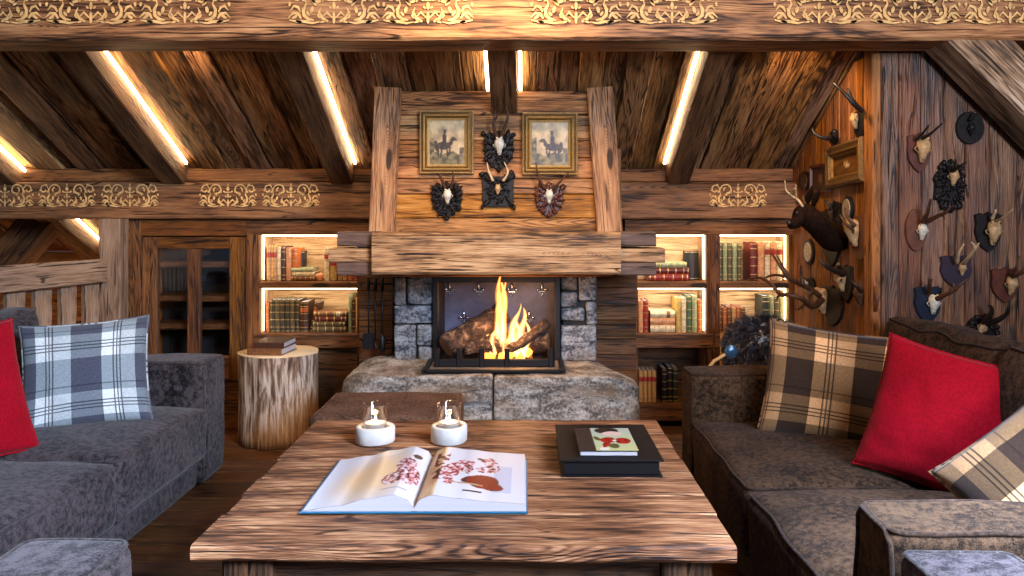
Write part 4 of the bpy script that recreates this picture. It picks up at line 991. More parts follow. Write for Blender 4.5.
def armchair(label, x0, x1, ynear, yfar, h, aw):
    ox, oy = (x0+x1)/2, (ynear+yfar)/2; root = empty('armchair', (ox, oy, 0), label, 'armchair')
    def sp(nm, xa, xb_, ya, yb, za, zb_, **k): return soft_part(nm, root, xa-ox, xb_-ox, ya-oy, yb-oy, za, zb_, 'sofa', 'pipe', **k)
    sp('arm', x0, x0+aw, ynear, yfar, .05, h, r=.028, amp=.008, sd=2); sp('arm', x1-aw, x1, ynear, yfar, .05, h, r=.028, amp=.008, sd=4)
    sp('base', x0+aw, x1-aw, ynear, yfar-.02, .05, .2, r=.02, pipes=''); sp('back', x0+aw, x1-aw, ynear, ynear+.2, .2, .74, r=.05, sd=7)
    sp('seat_cushion', x0+aw, x1-aw, ynear+.2, yfar, .2, .40, r=.04, puff=.03, sd=9)
    for yy in (ynear+.06, yfar-.06):
        for xx in (x0+.06, x1-.06):
            mb = MB(); mb.box(xx-ox-.02, xx-ox+.02, yy-oy-.02, yy-oy+.02, 0, .055, 'z'); mb.build('foot', 'tleg', root)
armchair('grey armchair with piped edges, cut off at the bottom left corner', -1.62, -.702, .62, 1.44, .62, .20)
armchair('grey armchair with piped edges in front of the near arm of the right sofa', .648, 1.56, .60, 1.40, .62, .20)
# ottoman behind the table
root = empty('ottoman', (-.535, 3.17, 0), 'low brown upholstered ottoman between the coffee table and the hearth', 'ottoman')
soft_part('cushion', root, -.275, .275, -.215, .235, .16, .45, 'otto', 'otto', r=.03, pipes='top', amp=.008)
soft_part('base', root, -.26, .26, -.20, .22, .03, .16, 'otto', 'otto', r=.02, pipes='')
for xx in (-.22, .22):
    for yy in (-.16, .18):
        mb = MB(); mb.box(xx-.02, xx+.02, yy-.02, yy+.02, 0, .035, 'z'); mb.build('foot', 'tleg', root)
# ---------------------------------------------------------------- cushions
def pillow(label, c, nrm, up, w_, h_, th, mat, sd=0, roll=0, sag=.0, cat='cushion', group=None, pipe=None):
    n = Vector(nrm).normalized(); u = Vector(up); u = (u-n*u.dot(n)).normalized(); r = u.cross(n).normalized()
    if roll: 
        q = Matrix.Rotation(roll, 3, n); u = q @ u; r = q @ r
    N = 30; mb = MB()
    def P(a, b, sgn):
        ea = 1-.075*(1-b*b)**.8; eb = 1-.075*(1-a*a)**.8
        x = a*w_/2*ea; z = b*h_/2*eb
        e = max(0, (1-a*a)*(1-b*b)); t_ = th/2*e**.42
        t_ *= 1+.10*mnoise.noise(Vector((a*1.6+sd, b*1.6, sd)))
        wr = .005*mnoise.noise(Vector((a*5+sd, b*4, sgn*3)))*min(1, e*4)+.004*mnoise.noise(Vector((a*3, b*11+sd, 5)))*(1-e)
        z -= sag*(1-b)*.5*(1-a*a)
        return r*x+u*z+n*(sgn*t_+wr)
    for sgn in (1, -1):
        o = len(mb.v)
        for i in range(N+1):
            for j in range(N+1):
                a = math.sin((j/N-.5)*PI)*.35+(j/N-.5)*2*.65; b = math.sin((i/N-.5)*PI)*.35+(i/N-.5)*2*.65
                mb.vert(P(a, b, sgn))
        for i in range(N):
            for j in range(N):
                k = o+i*(N+1)+j; idx = [k, k+1, k+N+2, k+N+1]; uv = [(j/N, i/N), ((j+1)/N, i/N), ((j+1)/N, (i+1)/N), (j/N, (i+1)/N)]
                if sgn < 0: idx.reverse(); uv.reverse()
                mb.face(idx, uv, 0, True)
    c = Vector(c); zmin = min(v[2] for v in mb.v)
    mb.v = [(v[0], v[1], v[2]-zmin) for v in mb.v]
    o = mb.build('throw_pillow', [mat], loc=(c.x, c.y, c.z+zmin), merge=True); tag(o, label, cat, group)
    # seam flange
    mb = MB(); pts = []
    for (a0, b0, a1, b1) in ((-1, -1, 1, -1), (1, -1, 1, 1), (1, 1, -1, 1), (-1, 1, -1, -1)):
        for k in range(16): t_ = k/16; pts.append(P(a0+(a1-a0)*t_, b0+(b1-b0)*t_, 0)+Vector((0, 0, -zmin)))
    mb.tube(pts, .0042, n=6, closed=True); mb.build('seam', pipe or mat, o)
    return o
pillow('grey and white plaid cushion against the far arm of the left sofa', (-1.715, 3.13, .578), (.42, -1, .42), (.0, 0, 1), .46, .43, .15, 'plaid_grey', 3, roll=.05)
pillow('plain red cushion at the left edge on the left sofa', (-1.875, 2.62, .60), (1, -.55, .38), (.0, .1, 1), .47, .47, .16, 'red', 9, roll=.12)
pillow('plaid cushion tinted by warm light, leaning in the far corner of the right sofa', (1.125, 2.95, .57), (-.30, -1, .30), (.03, 0, 1), .475, .43, .15, 'plaid_warm', 15, roll=-.09)
pillow('plain red cushion between the two plaid cushions on the right sofa', (1.265, 2.43, .578), (-.70, -1, .36), (.25, -.12, 1), .41, .43, .14, 'red', 21, roll=.07)
pillow('plaid cushion tinted by warm light at the right edge nearest the sofa arm', (1.365, 1.97, .51), (-.75, -.85, .6), (.1, 0, 1), .50, .46, .21, 'plaid_warm', 31, roll=-.62)
pillow('plaid cushion just showing in the bottom left armchair', (-1.14, 1.16, .60), (.1, .3, 1), (1, 0, 0), .40, .40, .13, 'plaid_grey', 37)
# ---------------------------------------------------------------- coffee table
TX0, TX1, TY0, TY1, TZ = -.757, .479, 1.807, 2.93, .45
ox, oy = (TX0+TX1)/2, (TY0+TY1)/2
root = empty('coffee_table', (ox, oy, 0), 'wide rustic plank coffee table with block legs in the centre', 'coffee table')
y = TY0-oy; ws = [.175, .115, .125, .155, .11, .14, .16]; k = (TY1-TY0)/sum(ws)
for i, w_ in enumerate(ws):
    w_ *= k; mb = MB(); x0 = TX0-ox+(0 if i == 0 else R.uniform(-.006, .010)); x1 = TX1-ox+(0 if i == 0 else R.uniform(-.008, .004))
    mb.beam((x0, y+w_/2, TZ-.018), (x1, y+w_/2, TZ-.018), w_-.0016, .036, ch=.006 if i == 0 else .0035, seg=50, wob=.003 if i else .007)
    mb.build('top_board', 'table', root); y += w_
for sx in (TX0+.115, TX1-.105):
    for sy in (TY0+.09, TY1-.09):
        mb = MB(); mb.beam((sx-ox, sy-oy, 0), (sx-ox, sy-oy, TZ-.037), .115, .11, up=(0, 1, 0), ch=.006, seg=6, wob=.003); mb.build('leg', 'tleg', root)
mb = MB(); mb.box(TX0+.17-ox, TX1-.16-ox, TY0+.07-oy, TY0+.10-oy, TZ-.16, TZ-.038, seg=8, wob=.002); mb.build('apron', 'tleg', root)
mb = MB(); mb.box(TX0+.17-ox, TX1-.16-ox, TY1-.10-oy, TY1-.07-oy, TZ-.16, TZ-.038); mb.build('apron', 'tleg', root)
for sx in (TX0+.10, TX1-.12):
    mb = MB(); mb.box(sx-ox, sx+.03-ox, TY0+.146-oy, TY1-.146-oy, TZ-.16, TZ-.038, 'y'); mb.build('apron', 'tleg', root)
TT = TZ+.002
# ---------------------------------------------------------------- open book
def interp(T, t):
    for (a, va), (b, vb) in zip(T, T[1:]):
        if t <= b: q = (t-a)/(b-a); q = q*q*(3-2*q) if a > .05 else q; return va+(vb-va)*q
    return T[-1][1]
ZL = [(0, .012), (.05, .032), (.18, .046), (.42, .036), (.7, .018), (1, .007)]; ZR = [(0, .012), (.05, .034), (.15, .045), (.4, .037), (.7, .028), (1, .023)]
WH = s2l((206, 203, 206)); TAN = s2l((222, 184, 140)); RED = s2l((112, 3, 16)); PINK = s2l((206, 128, 128)); DK = s2l((52, 36, 40)); GY = s2l((178, 182, 198)); WARMW = s2l((236, 214, 190))
def fig(u, v, sd, cols, s=26):
    k = nz2(u, v, s, sd)+.5*nz2(u, v, s*2.3, sd+4)
    return cols[0] if k < -.18 else cols[1] if k < .12 else cols[2] if k < .3 else cols[3]
def left_page(u, v):      # u: 0 outer .. 1 gutter, v: 0 front .. 1 back
    d = math.hypot((u-.52)/.42, (v-.45)/.55); c = lerp3(TAN, WH, max(0, d-.45)*1.5+.2*nz2(u, v, 3, 2))
    if inell(u, v, .56, .93, .14, .06, .2): c = lerp3(c, WARMW, .7)
    for e in ((.80, .62, .10, .13), (.84, .42, .13, .15), (.72, .34, .10, .12), (.90, .34, .07, .10), (.88, .8, .05, .04)):
        if inell(u, v, *e): c = DK if e[1] == .8 else fig(u, v, 3, (WH, PINK, RED, DK))
    if .66 < u < .9 and .13 < v < .15: c = lerp3(c, DK, .5)
    return c
def right_page(u, v):
    c = WH
    if u < .17: c = lerp3(TAN, s2l((180, 110, 60)), .4+nz2(u, v, 5, 1))
    if .08 < u < .22 and .30 < v < .88 and nz2(u, v, 16, 5) > .02: c = RED if nz2(u, v, 30, 6) > -.1 else DK
    if .70 < u < .87 and .16 < v < .68: c = GY
    for e in ((.28, .52, .10, .17, -.4), (.40, .68, .09, .08, 0), (.26, .30, .06, .07, 0)):
        if inell(u, v, *e): c = fig(u, v, 8, (WH, PINK, RED, s2l((120, 20, 50))))
    for e in ((.60, .34, .15, .13, .1), (.50, .36, .12, .07, .3), (.68, .26, .12, .07, -.3)):
        if inell(u, v, *e): c = RED if nz2(u, v, 18, 3) > -.3 else DK
    for e in ((.66, .70, .07, .17, .3), (.60, .58, .10, .06, .2), (.44, .56, .04, .10, 0), (.56, .78, .06, .03, -.5)):
        if inell(u, v, *e): c = fig(u, v, 5, (WH, PINK, DK, DK), 22)
    if abs(v-(.29-.08*(u-.3))) < .012 and .28 < u < .6: c = lerp3(RED, TAN, .5)
    if .42 < u < .6 and .13 < v < .16: c = DK
    return c
GX, BY0, BY1, HW = -.279, 2.008, 2.425, .278
root = empty('open_book', (GX, (BY0+BY1)/2, TT), 'large open picture book with red figures lying on the coffee table', 'book')
hy = (BY1-BY0)/2
mb = MB(); mb.box(-HW-.008, -.008, -hy-.006, hy+.006, 0, .004, ch=.0008); mb.box(.008, HW+.008, -hy-.006, hy+.006, 0, .004, ch=.0008); mb.box(-.008, .008, -hy-.006, hy+.006, 0, .003, ch=.0008); mb.build('cover', 'teal', root)
for sgn, ZT, fn, nm in ((-1, ZL, left_page, 'page'), (1, ZR, right_page, 'page')):
    n, m_ = 110, 110; mb = MB()
    for i in range(m_+1):
        for j in range(n+1):
            t_ = (j/n)**1.15; z = interp(ZT, t_); v = i/m_
            mb.vert((sgn*HW*t_, -hy+2*hy*v, z), fn(1-t_ if sgn < 0 else t_, v))
    for i in range(m_):
        for j in range(n):
            a = i*(n+1)+j; idx = [a, a+1, a+n+2, a+n+1]; mb.face(idx if sgn > 0 else idx[::-1], None, 0, True)
    mb.build(nm, 'page', root)
    mb = MB()                                   # page block edges
    for y_ in (-hy, hy):
        o = len(mb.v)
        for j in range(n+1): t_ = (j/n)**1.15; mb.vert((sgn*HW*t_, y_, interp(ZT, t_)-.0006)); mb.vert((sgn*HW*t_+sgn*(0 if t_ < .9 else .004*(t_-.9)*10), y_, .0042))
        for j in range(n): mb.face((o+2*j, o+2*j+1, o+2*j+3, o+2*j+2))
    o = len(mb.v); zt = ZT[-1][1]-.0006
    for p in ((sgn*HW, -hy, zt), (sgn*(HW+.004), -hy, .0042), (sgn*(HW+.004), hy, .0042), (sgn*HW, hy, zt)): mb.vert(p)
    mb.face((o, o+1, o+2, o+3)); mb.build('page_block', 'paper', root)
# ---------------------------------------------------------------- black box with a small book on it
root = empty('clamshell_box', (.248, 2.475, TT), 'flat black cloth-covered box on the right of the coffee table', 'box')
mb = MB(); mb.box(-.145, .145, -.192, .192, 0, .004, ch=.001); mb.box(-.137, .137, -.184, .184, .004, .044, ch=.002); mb.build('tray', 'blackbox', root)
mb = MB(); mb.box(-.148, .148, -.195, .195, .044, .049, ch=.001); mb.build('lid', 'blackbox', root)
BT = TT+.0495
root = empty('small_book', (.243, 2.435, BT), 'small hardback with red and green painted cover lying on the black box', 'book')
mb = MB(); mb.box(-.086, .086, -.122, .122, 0, .002, ch=.0005); mb.box(-.086, -.082, -.122, .122, .002, .0145, ch=.0005); mb.build('back_cover', bookmat('black'), root)
mb = MB(); mb.box(-.082, .082, -.118, .118, .002, .0145, ch=.0005); mb.build('page_block', 'paper', root)
def cover_fn(u, v):
    if u < .30: return lerp3(s2l((30, 24, 24)), s2l((60, 46, 42)), .5+nz2(u, v, 14, 3))
    c = lerp3(s2l((196, 196, 130)), s2l((176, 188, 172)), v+.4*nz2(u, v, 5, 1))
    if inell(u, v, .58, .88, .22, .14): c = s2l((30, 26, 26))
    if inell(u, v, .66, .74, .18, .10): c = s2l((222, 190, 178))
    for e in ((.55, .45, .14, .12, .3), (.80, .42, .14, .13, 0), (.5, .28, .06, .16, -.4)):
        if inell(u, v, *e): c = lerp3(s2l((190, 24, 20)), s2l((120, 20, 16)), .5+nz2(u, v, 12, 4))
    if inell(u, v, .66, .43, .035, .04) or (inell(u, v, .44, .08, .09, .06)): c = s2l((225, 222, 214))
    if inell(u, v, .62, .2, .09, .10) or inell(u, v, .36, .52, .05, .1, .4): c = s2l((86, 84, 44))
    return c
mb = MB(); canvas(mb, .172, .244, cover_fn, n=60, y=0)
mb.v = [(p[0], p[2], .0172) for p in mb.v]; mb.box(-.086, .086, -.122, .122, .0146, .0168, ch=.0004, m=1)
mb.build('front_cover', ['page', bookmat('black')], root)
# ---------------------------------------------------------------- candle holders
def candle(x, y, lab, rot):
    root = empty('candle_holder', (x, y, TT), lab, 'candle holder', rz=rot)
    fr = lambda th, z: 1+.045*math.cos(2*th)+.02*math.cos(3*th+1)
    mb = MB(); mb.lathe((0, 0, 0), [(0, .001), (.056, .001), (.061, .006), (.0615, .05), (.058, .056), (.048, .056), (.043, .050), (.043, .036), (0, .036)], 40, f=fr); mb.build('birch_base', 'birch', root)
    mb = MB(); mb.lathe((0, 0, .037), [(0, 0), (.035, 0), (.0385, .004), (.040, .088), (.0412, .090), (.0385, .090), (.0365, .005), (0, .004)], 32); mb.build('glass_cup', 'glass', root)
    mb = MB(); mb.lathe((0, 0, .043), [(0, 0), (.0335, 0), (.0335, .022), (.030, .024), (.028, .020), (0, .019)], 28); wx = mb.build('wax', 'wax', root)
    mb = MB(); mb.tube([(0, 0, .061), (.001, 0, .070)], .001, n=5); mb.build('wick', 'black', wx)
    mb = MB(); mb.lathe((.001, 0, .067), [(0, 0), (.0036, .005), (.0040, .010), (.0024, .016), (.0006, .022)], 12); mb.build('flame', 'cflame', wx)
    l = bpy.data.lights.new('candle_light', 'POINT'); l.energy = .35; l.color = (1, .6, .3); l.shadow_soft_size = .01
    o = bpy.data.objects.new('candle_light', l); COL.objects.link(o); o.location = (x, y, TT+.105)
candle(-.493, 2.632, 'white birch tealight holder with glass cup, the left of the pair', .3)
candle(-.250, 2.640, 'white birch tealight holder with glass cup, nearer the black box', 1.2)
# ---------------------------------------------------------------- tree stump table with books
SX, SY = -1.313, 4.275
root = empty('stump_table', (SX, SY, 0), 'pale stripped tree trunk used as a side table left of the hearth', 'side table')
fr = lambda th, z: 1+.035*math.cos(2*th+.6)+.022*math.cos(5*th+1+z*2)+.012*math.cos(11*th+z*3)+.03*(1-z/.47)**2*math.cos(3*th)
mb = MB(); pr = [(.202, 0.0)]+[(.205-.006*math.sin(k/10*PI), .47*k/10) for k in range(11)]
mb.lathe((0, 0, 0), pr, 72, f=fr); mb.build('trunk', 'trunk', root)
mb = MB(); mb.lathe((0, 0, 0), [(.205, .468), (.203, .474), (0, .475)], 72, f=fr); mb.build('cut_top', 'cut', root)
def flatbook(x, y, z, w_, d_, t_, cover, lab, rz):
    root = empty('book', (x, y, z), lab, 'book', rz=rz)
    mb = MB(); mb.box(-w_/2, w_/2, -d_/2, d_/2, 0, .003, ch=.0008); mb.box(-w_/2, w_/2, -d_/2, d_/2, t_-.003, t_, ch=.0008); mb.box(-w_/2, w_/2, -d_/2, -d_/2+.003, .003, t_-.003, ch=.0005); mb.build('cover', bookmat(cover), root)
    mb = MB(); mb.box(-w_/2+.003, w_/2-.004, -d_/2+.003, d_/2-.004, .003, t_-.003, ch=.0005); mb.build('page_block', 'paper', root)
flatbook(-1.335, 4.23, .477, .185, .21, .034, 'brown', 'thick brown book at the bottom of the pair on the trunk table', -.10)
flatbook(-1.325, 4.24, .512, .165, .20, .028, 'dark brown', 'dark brown book on top of the pair on the trunk table', -.04)
# ---------------------------------------------------------------- chair with fur behind the right sofa arm
cx, cy = 1.13, 3.83
root = empty('cane_chair', (cx, cy, 0), 'cane chair with curved arm behind the right sofa, mostly hidden by fur', 'chair')
mb = MB(); mb.lathe((0, 0, .40), [(0, 0), (.19, 0), (.2, .015), (.19, .03), (0, .03)], 28); mb.build('seat', 'cane', root)
for a_ in range(4):
    th = PI/4+a_*PI/2; mb = MB(); mb.tube([(.15*math.cos(th), .15*math.sin(th), .40), (.19*math.cos(th), .19*math.sin(th), 0)], .014, n=8); mb.build('leg', 'cane', root)
mb = MB(); mb.tube([(-.315, -.10, .40), (-.30, -.12, .465), (-.255, -.13, .525), (-.19, -.12, .56), (-.10, -.06, .58)], .008, n=8); mb.build('arm', 'cane', root)
mb = MB(); mb.tube([(-.16, .12, .42), (-.15, .15, .60), (0, .17, .70), (.15, .15, .60), (.16, .12, .42)], .010, n=8); mb.build('back_hoop', 'cane', root)
mb = MB(); C0 = Vector((0, .0, .145)); rad = (.165, .13, .13)
mb.ell(C0, rad, n=24, k=16, nz=.1)
Rf = random.Random(3)
for k in range(6500):
    z_ = Rf.uniform(-.5, 1); th = Rf.uniform(0, 2*PI); q = math.sqrt(max(0, 1-z_*z_)); d = Vector((q*math.cos(th), q*math.sin(th), z_))
    p = C0+Vector((d.x*rad[0], d.y*rad[1], d.z*rad[2])); clump = Vector((mnoise.noise(d*5), mnoise.noise(d*5+Vector((9, 0, 0))), mnoise.noise(d*5+Vector((0, 9, 0)))))
    v = (d*.8+clump*1.3+Vector((Rf.uniform(-.2, .2), Rf.uniform(-.2, .2), 0))).normalized(); L_ = Rf.uniform(.03, .058); sd_ = v.cross(Vector((Rf.uniform(-1, 1), Rf.uniform(-1, 1), .3))).normalized()*.0024
    o = len(mb.v); pp = p.copy(); n = 3
    for i in range(n+1):
        w_ = 1-i/n*.85; mb.vert(pp-sd_*w_); mb.vert(pp+sd_*w_)
        v = (v+Vector((0, 0, -.42))+clump*.2).normalized(); pp = pp+v*L_/n
    for i in range(n): mb.face((o+2*i, o+2*i+1, o+2*i+3, o+2*i+2), None, 0, True)
o = mb.build('fur_cushion', ['fur'], loc=(cx, cy, .432)); tag(o, 'shaggy black long-haired fur cushion behind the right sofa arm', 'cushion')
mb = MB(); mb.ell((-.175, -.125, .135), (.032, .016, .034), n=14, k=9); mb.build('blue_disc', 'steelblue', o)
# ================================================================ TROPHIES
YW = 3.428; XS = 1.509; YC = 3.848
def FW(px, py, p=0.0, Y=YW): return at(px, py, Y-p)
def SW(px, py, p=0.0): X = XS-p; Y = FPX*X/(px-VX); return Vector((X, Y, CH-(py-VY)/FPX*Y))
def shield(w_, h_, k=0):
    P = [(-.5, .42), (-.30, .46), (-.12, .44), (0, .5), (.12, .44), (.30, .46), (.5, .42), (.46, .22), (.5, .02), (.42, -.2), (.24, -.38), (0, -.5), (-.24, -.38), (-.42, -.2), (-.5, .02), (-.46, .22)]
    return [(x*w_, z*h_) for x, z in P][::-1]
def oval(w_, h_, n=28, dent=0.0): return [(w_/2*math.cos(-2*PI*i/n), h_/2*math.sin(-2*PI*i/n)*(1-dent*abs(math.cos(2*PI*i/n)))) for i in range(n)]
def wavy(w_, h_, n=44, a=.07, k=9): return [(w_/2*math.cos(-2*PI*i/n)*(1+a*math.cos(k*2*PI*i/n)), h_/2*math.sin(-2*PI*i/n)*(1+a*math.cos(k*2*PI*i/n))) for i in range(n)]
def skull(mb, F, L_, m=0, ms=1):
    rings = [(.50, .05, .05, .10), (.46, .17, .16, .14), (.36, .24, .24, .18), (.20, .27, .27, .20), (.06, .29, .26, .20), (-.06, .235, .22, .17), (-.2, .16, .17, .14), (-.34, .125, .13, .11), (-.46, .10, .10, .08), (-.5, .04, .04, .06)]
    o = len(mb.v); n = 14
    for (z, hw, hd, off) in rings:
        for j in range(n):
            th = 2*PI*j/n; mb.vert(F @ Vector((hw*math.cos(th)*L_, (-off+hd*math.sin(th))*L_-.004, z*L_)))
    for i in range(len(rings)-1):
        for j in range(n):
            k = (j+1) % n; mb.face((o+i*n+j, o+(i+1)*n+j, o+(i+1)*n+k, o+i*n+k), None, m, True)
    mb.face([o+j for j in range(n)], None, m); mb.face([o+(len(rings)-1)*n+j for j in range(n)][::-1], None, m)
    for s_ in (-1, 1):
        F3 = F.to_3x3().to_4x4()
        mb.ell(F @ Vector((s_*.245*L_, -.26*L_, .06*L_)), (.075*L_, .09*L_, .085*L_), m=ms, n=9, k=6, M4=F3)
        mb.tube([F @ Vector((s_*.26*L_, -.2*L_, .16*L_)), F @ Vector((s_*.36*L_, -.24*L_, .08*L_)), F @ Vector((s_*.27*L_, -.26*L_, -.05*L_))], .022*L_, n=6, m=m)
        mb.tube([F @ Vector((s_*.12*L_, -.3*L_, .40*L_)), F @ Vector((s_*.13*L_, -.36*L_, .52*L_))], [.07*L_, .06*L_], n=8, m=m)
    for s_ in (-1, 1): mb.ell(F @ Vector((s_*.03*L_, -.25*L_, -.36*L_)), (.022*L_, .03*L_, .09*L_), m=ms, n=6, k=5, M4=F.to_3x3().to_4x4())
def smooth(P, k=4):
    P = [Vector(p) for p in P]; out = []
    for i in range(len(P)-1):
        p0 = P[max(i-1, 0)]; p1 = P[i]; p2 = P[i+1]; p3 = P[min(i+2, len(P)-1)]
        for j in range(k):
            t = j/k; out.append(.5*((2*p1)+(p2-p0)*t+(2*p0-5*p1+4*p2-p3)*t*t+(3*p1-p0-3*p2+p3)*t**3))
    return out+[P[-1]]
def taper(pts, r0, r1): n = len(pts); return [r0+(r1-r0)*i/(n-1) for i in range(n)]
def trophy(name, label, side, plq, outline, pmat, sk, L_, skm, antlers, amat, pth=.014, tilt=0, carved=0, cat='skull trophy', bump_m=None):
    """side: mapping px->world; plq: plaque centre px; sk: skull centre px; antlers: [( [(px,py,out)...], r0, r1 )]"""
    right = (1, 0, 0) if side is not SW else (0, -1, 0)
    o0 = side(plq[0], plq[1], 0); zmin = min(p[1] for p in outline)
    base = Vector((o0.x, o0.y, o0.z+zmin)); root = empty(name, base, label, cat)
    F = frame(o0-base, right, (0, 0, 1)); R3 = F.to_3x3()
    if tilt: F = F @ Matrix.Rotation(tilt, 4, 'Y')
    mb = MB(); mb.prism(outline, pth, F, bev=.003)
    if carved:
        n = len(outline); rr = random.Random(int(plq[0]*7+plq[1]))
        for k in range(carved):
            q = outline[int(k*n/carved) % n]; s_ = rr.uniform(.7, 1.05)
            mb.ell(F @ Vector((q[0]*s_, -pth-.002, q[1]*s_)), [rr.uniform(.008, .017), .009, rr.uniform(.008, .017)], n=7, k=5, nz=.4, M4=R3.to_4x4())
            q2 = (q[0]*s_*.7, q[1]*s_*.7)
            mb.tube([F @ Vector((q2[0], -pth-.004, q2[1])), F @ Vector(((q2[0]+q[0])/2+.008, -pth-.012, (q2[1]+q[1])/2+.006)), F @ Vector((q[0]*1.08, -pth-.004, q[1]*1.06))], [.004, .007, .002], n=6)
    if carved:
        xs = [p[0] for p in outline]; zs = [p[1] for p in outline]
        for k in range(carved*2):
            a_ = rr.uniform(0, 2*PI); s_ = rr.uniform(.1, .72); q = (math.cos(a_)*s_*max(xs), math.sin(a_)*s_*max(zs))
            mb.tube([F @ Vector((q[0], -pth, q[1])), F @ Vector((q[0]+rr.uniform(-.012, .012), -pth-.009, q[1]+rr.uniform(-.012, .012))), F @ Vector((q[0]+rr.uniform(-.02, .02), -pth-.003, q[1]+rr.uniform(-.02, .02)))], [.003, .0065, .002], n=5)
    mb.build('plaque', pmat, root)
    if sk:
        c = side(sk[0], sk[1], 0)-base; FS = frame(c, right, (0, 0, 1)) @ Matrix.Translation((0, -pth, 0))
        if len(sk) > 2: FS = FS @ Matrix.Rotation(sk[2], 4, 'Y')
        mb = MB(); skull(mb, FS, L_*.84); mb.build('skull', [skm, 'socket'], root)
    for (P, r0, r1) in antlers:
        pts = smooth([side(*p)-base for p in P]); mb = MB(); tp = taper(pts, r0*1.3, r1*1.3); mb.tube(pts, [q*(1+.15*mnoise.noise(Vector(pts[i])*60)) for i, q in enumerate(tp)], n=8)
        mb.build('antler', amat, root)
    return root
# on the chimney breast
CB = lambda px, py, p=0.0: at(px, py, YC-p)
trophy('mounted_skull', 'roebuck skull on a carved black shield between the two paintings', CB, (499, 151), shield(.145, .19), 'plq_dark', (499.5, 147), .10, 'bonew', [([(497, 137, .03), (494, 128, .05), (494, 118, .06), (496, 110, .06)], .008, .002), ([(501, 137, .03), (505, 127, .05), (508, 116, .06), (505, 104, .06)], .008, .002), ([(494, 121, .055), (497, 117, .065), (498, 113, .07)], .005, .002)], 'antler', carved=22)
trophy('mounted_skull', 'small skull on a square carved black board under the centre skull', CB, (498, 191), [(x*.15, z*.155) for x, z in ((-.5, -.5), (-.5, .5), (-.42, .54), (-.3, .45), (.3, .45), (.42, .54), (.5, .5), (.5, -.5))], 'plq_dark', (498, 190), .06, 'bone', [([(493, 181, .03), (489, 172, .04), (487, 163, .04)], .006, .002), ([(503, 181, .03), (508, 172, .04), (504, 162, .04)], .006, .002)], 'antlerl', carved=26)
trophy('mounted_skull', 'skull with pale tipped horns on a carved dark plaque below the left painting', CB, (447, 201), shield(.145, .165), 'plq_dark', (448, 197), .085, 'bonew', [([(445, 188, .03), (442, 180, .05), (439, 173, .06)], .007, .004), ([(451, 188, .03), (453, 180, .05), (453.5, 171, .06)], .007, .003)], 'antler', carved=24)
trophy('mounted_skull', 'skull with wide thin antlers on a carved brown plaque below the right painting', CB, (549, 201), shield(.135, .16), 'plq_red', (549, 197), .08, 'bonew', [([(545, 189, .03), (540, 180, .05), (537, 170, .06), (536, 162, .06)], .006, .002), ([(553, 189, .03), (560, 182, .05), (566, 175, .06), (571, 172, .06)], .006, .002)], 'antler', carved=20)
# on the skull wall
trophy('mounted_skull', 'tan skull with dark horns on a red-brown shield, top left of the skull wall', FW, (918, 153), shield(.10, .17), 'plq_red', (919, 151), .125, 'bone', [([(921, 139, .04), (930, 134, .10), (944, 122, .16)], .008, .002), ([(917, 139, .04), (922, 134, .09), (930, 124, .14)], .007, .002)], 'horn')
trophy('mounted_plaque', 'round black plaque half hidden behind the diagonal brace', FW, (969, 128), oval(.12, .14), 'plq_dark', (968, 130), .06, 'plq_dark', [([(970, 120, .03), (976, 112, .06)], .007, .003)], 'horn')
trophy('mounted_skull', 'skull on a carved black plaque with plum base, upper middle of the skull wall', FW, (948, 186), wavy(.125, .22), 'plq_dark', (950, 178), .085, 'bone', [([(953, 171, .04), (960, 166, .10), (967, 162, .14)], .008, .002), ([(948, 170, .04), (952, 165, .08)], .007, .003)], 'horn', carved=20)
trophy('mounted_skull', 'white skull with branching dark antlers on a brown crescent plaque', FW, (915, 230), oval(.09, .18), 'plq_brown', (919, 232), .085, 'bonew', [([(922, 222, .05), (927, 214, .10), (930, 203, .14), (931, 199, .15)], .008, .003), ([(926, 222, .05), (936, 217, .12), (946, 212, .18), (951, 206, .2)], .009, .003), ([(942, 214.5, .15), (945, 219, .17)], .005, .002)], 'antler')
trophy('mounted_skull', 'bone skull with thin horns on a black shield right of the crescent one', FW, (987, 232), shield(.115, .175), 'plq_dark', (989, 233), .125, 'bone', [([(992, 219, .05), (996, 210, .09)], .007, .003), ([(996, 221, .05), (1004, 217, .12), (1013, 209, .18)], .006, .0015)], 'antlerl')
trophy('mounted_skull', 'pale forked antlers on a plum coloured shield, centre of the skull wall', FW, (955, 271), shield(.135, .145), 'plq_purple', (959, 269), .065, 'bone', [([(957, 263, .05), (959, 253, .10), (964, 244, .13)], .007, .002), ([(964, 263, .05), (970, 256, .12), (975, 249, .16), (979, 243, .18)], .007, .002), ([(975, 249, .16), (974, 245, .17), (971, 242, .17)], .005, .0015)], 'antlerl')
trophy('mounted_skull', 'bleached skull with one long antler on a blue-black shield above the sofa back', FW, (927, 304), shield(.115, .165), 'plq_blue', (930, 304), .10, 'bonew', [([(929, 293, .05), (930, 286, .09), (928.5, 278, .11)], .008, .003), ([(930, 284, .095), (932, 279, .11)], .004, .002), ([(937, 299, .05), (945, 295, .10), (955, 290, .15)], .009, .006), ([(955, 290, .15), (961, 284, .17), (968, 279, .18)], .006, .002), ([(955, 290, .15), (953, 283, .15)], .005, .003)], 'antler')
trophy('mounted_skull', 'tan skull with twiggy antlers on a brown shield at the right edge', FW, (1004, 285), shield(.12, .155), 'plq_red', (1007, 285), .10, 'bone', [([(1011, 275, .05), (1016, 268, .09), (1018, 262, .10)], .007, .002), ([(1013, 277, .05), (1020, 274, .12), (1029, 270, .16)], .007, .002), ([(1019, 274, .11), (1026, 266, .14)], .005, .002)], 'antler')
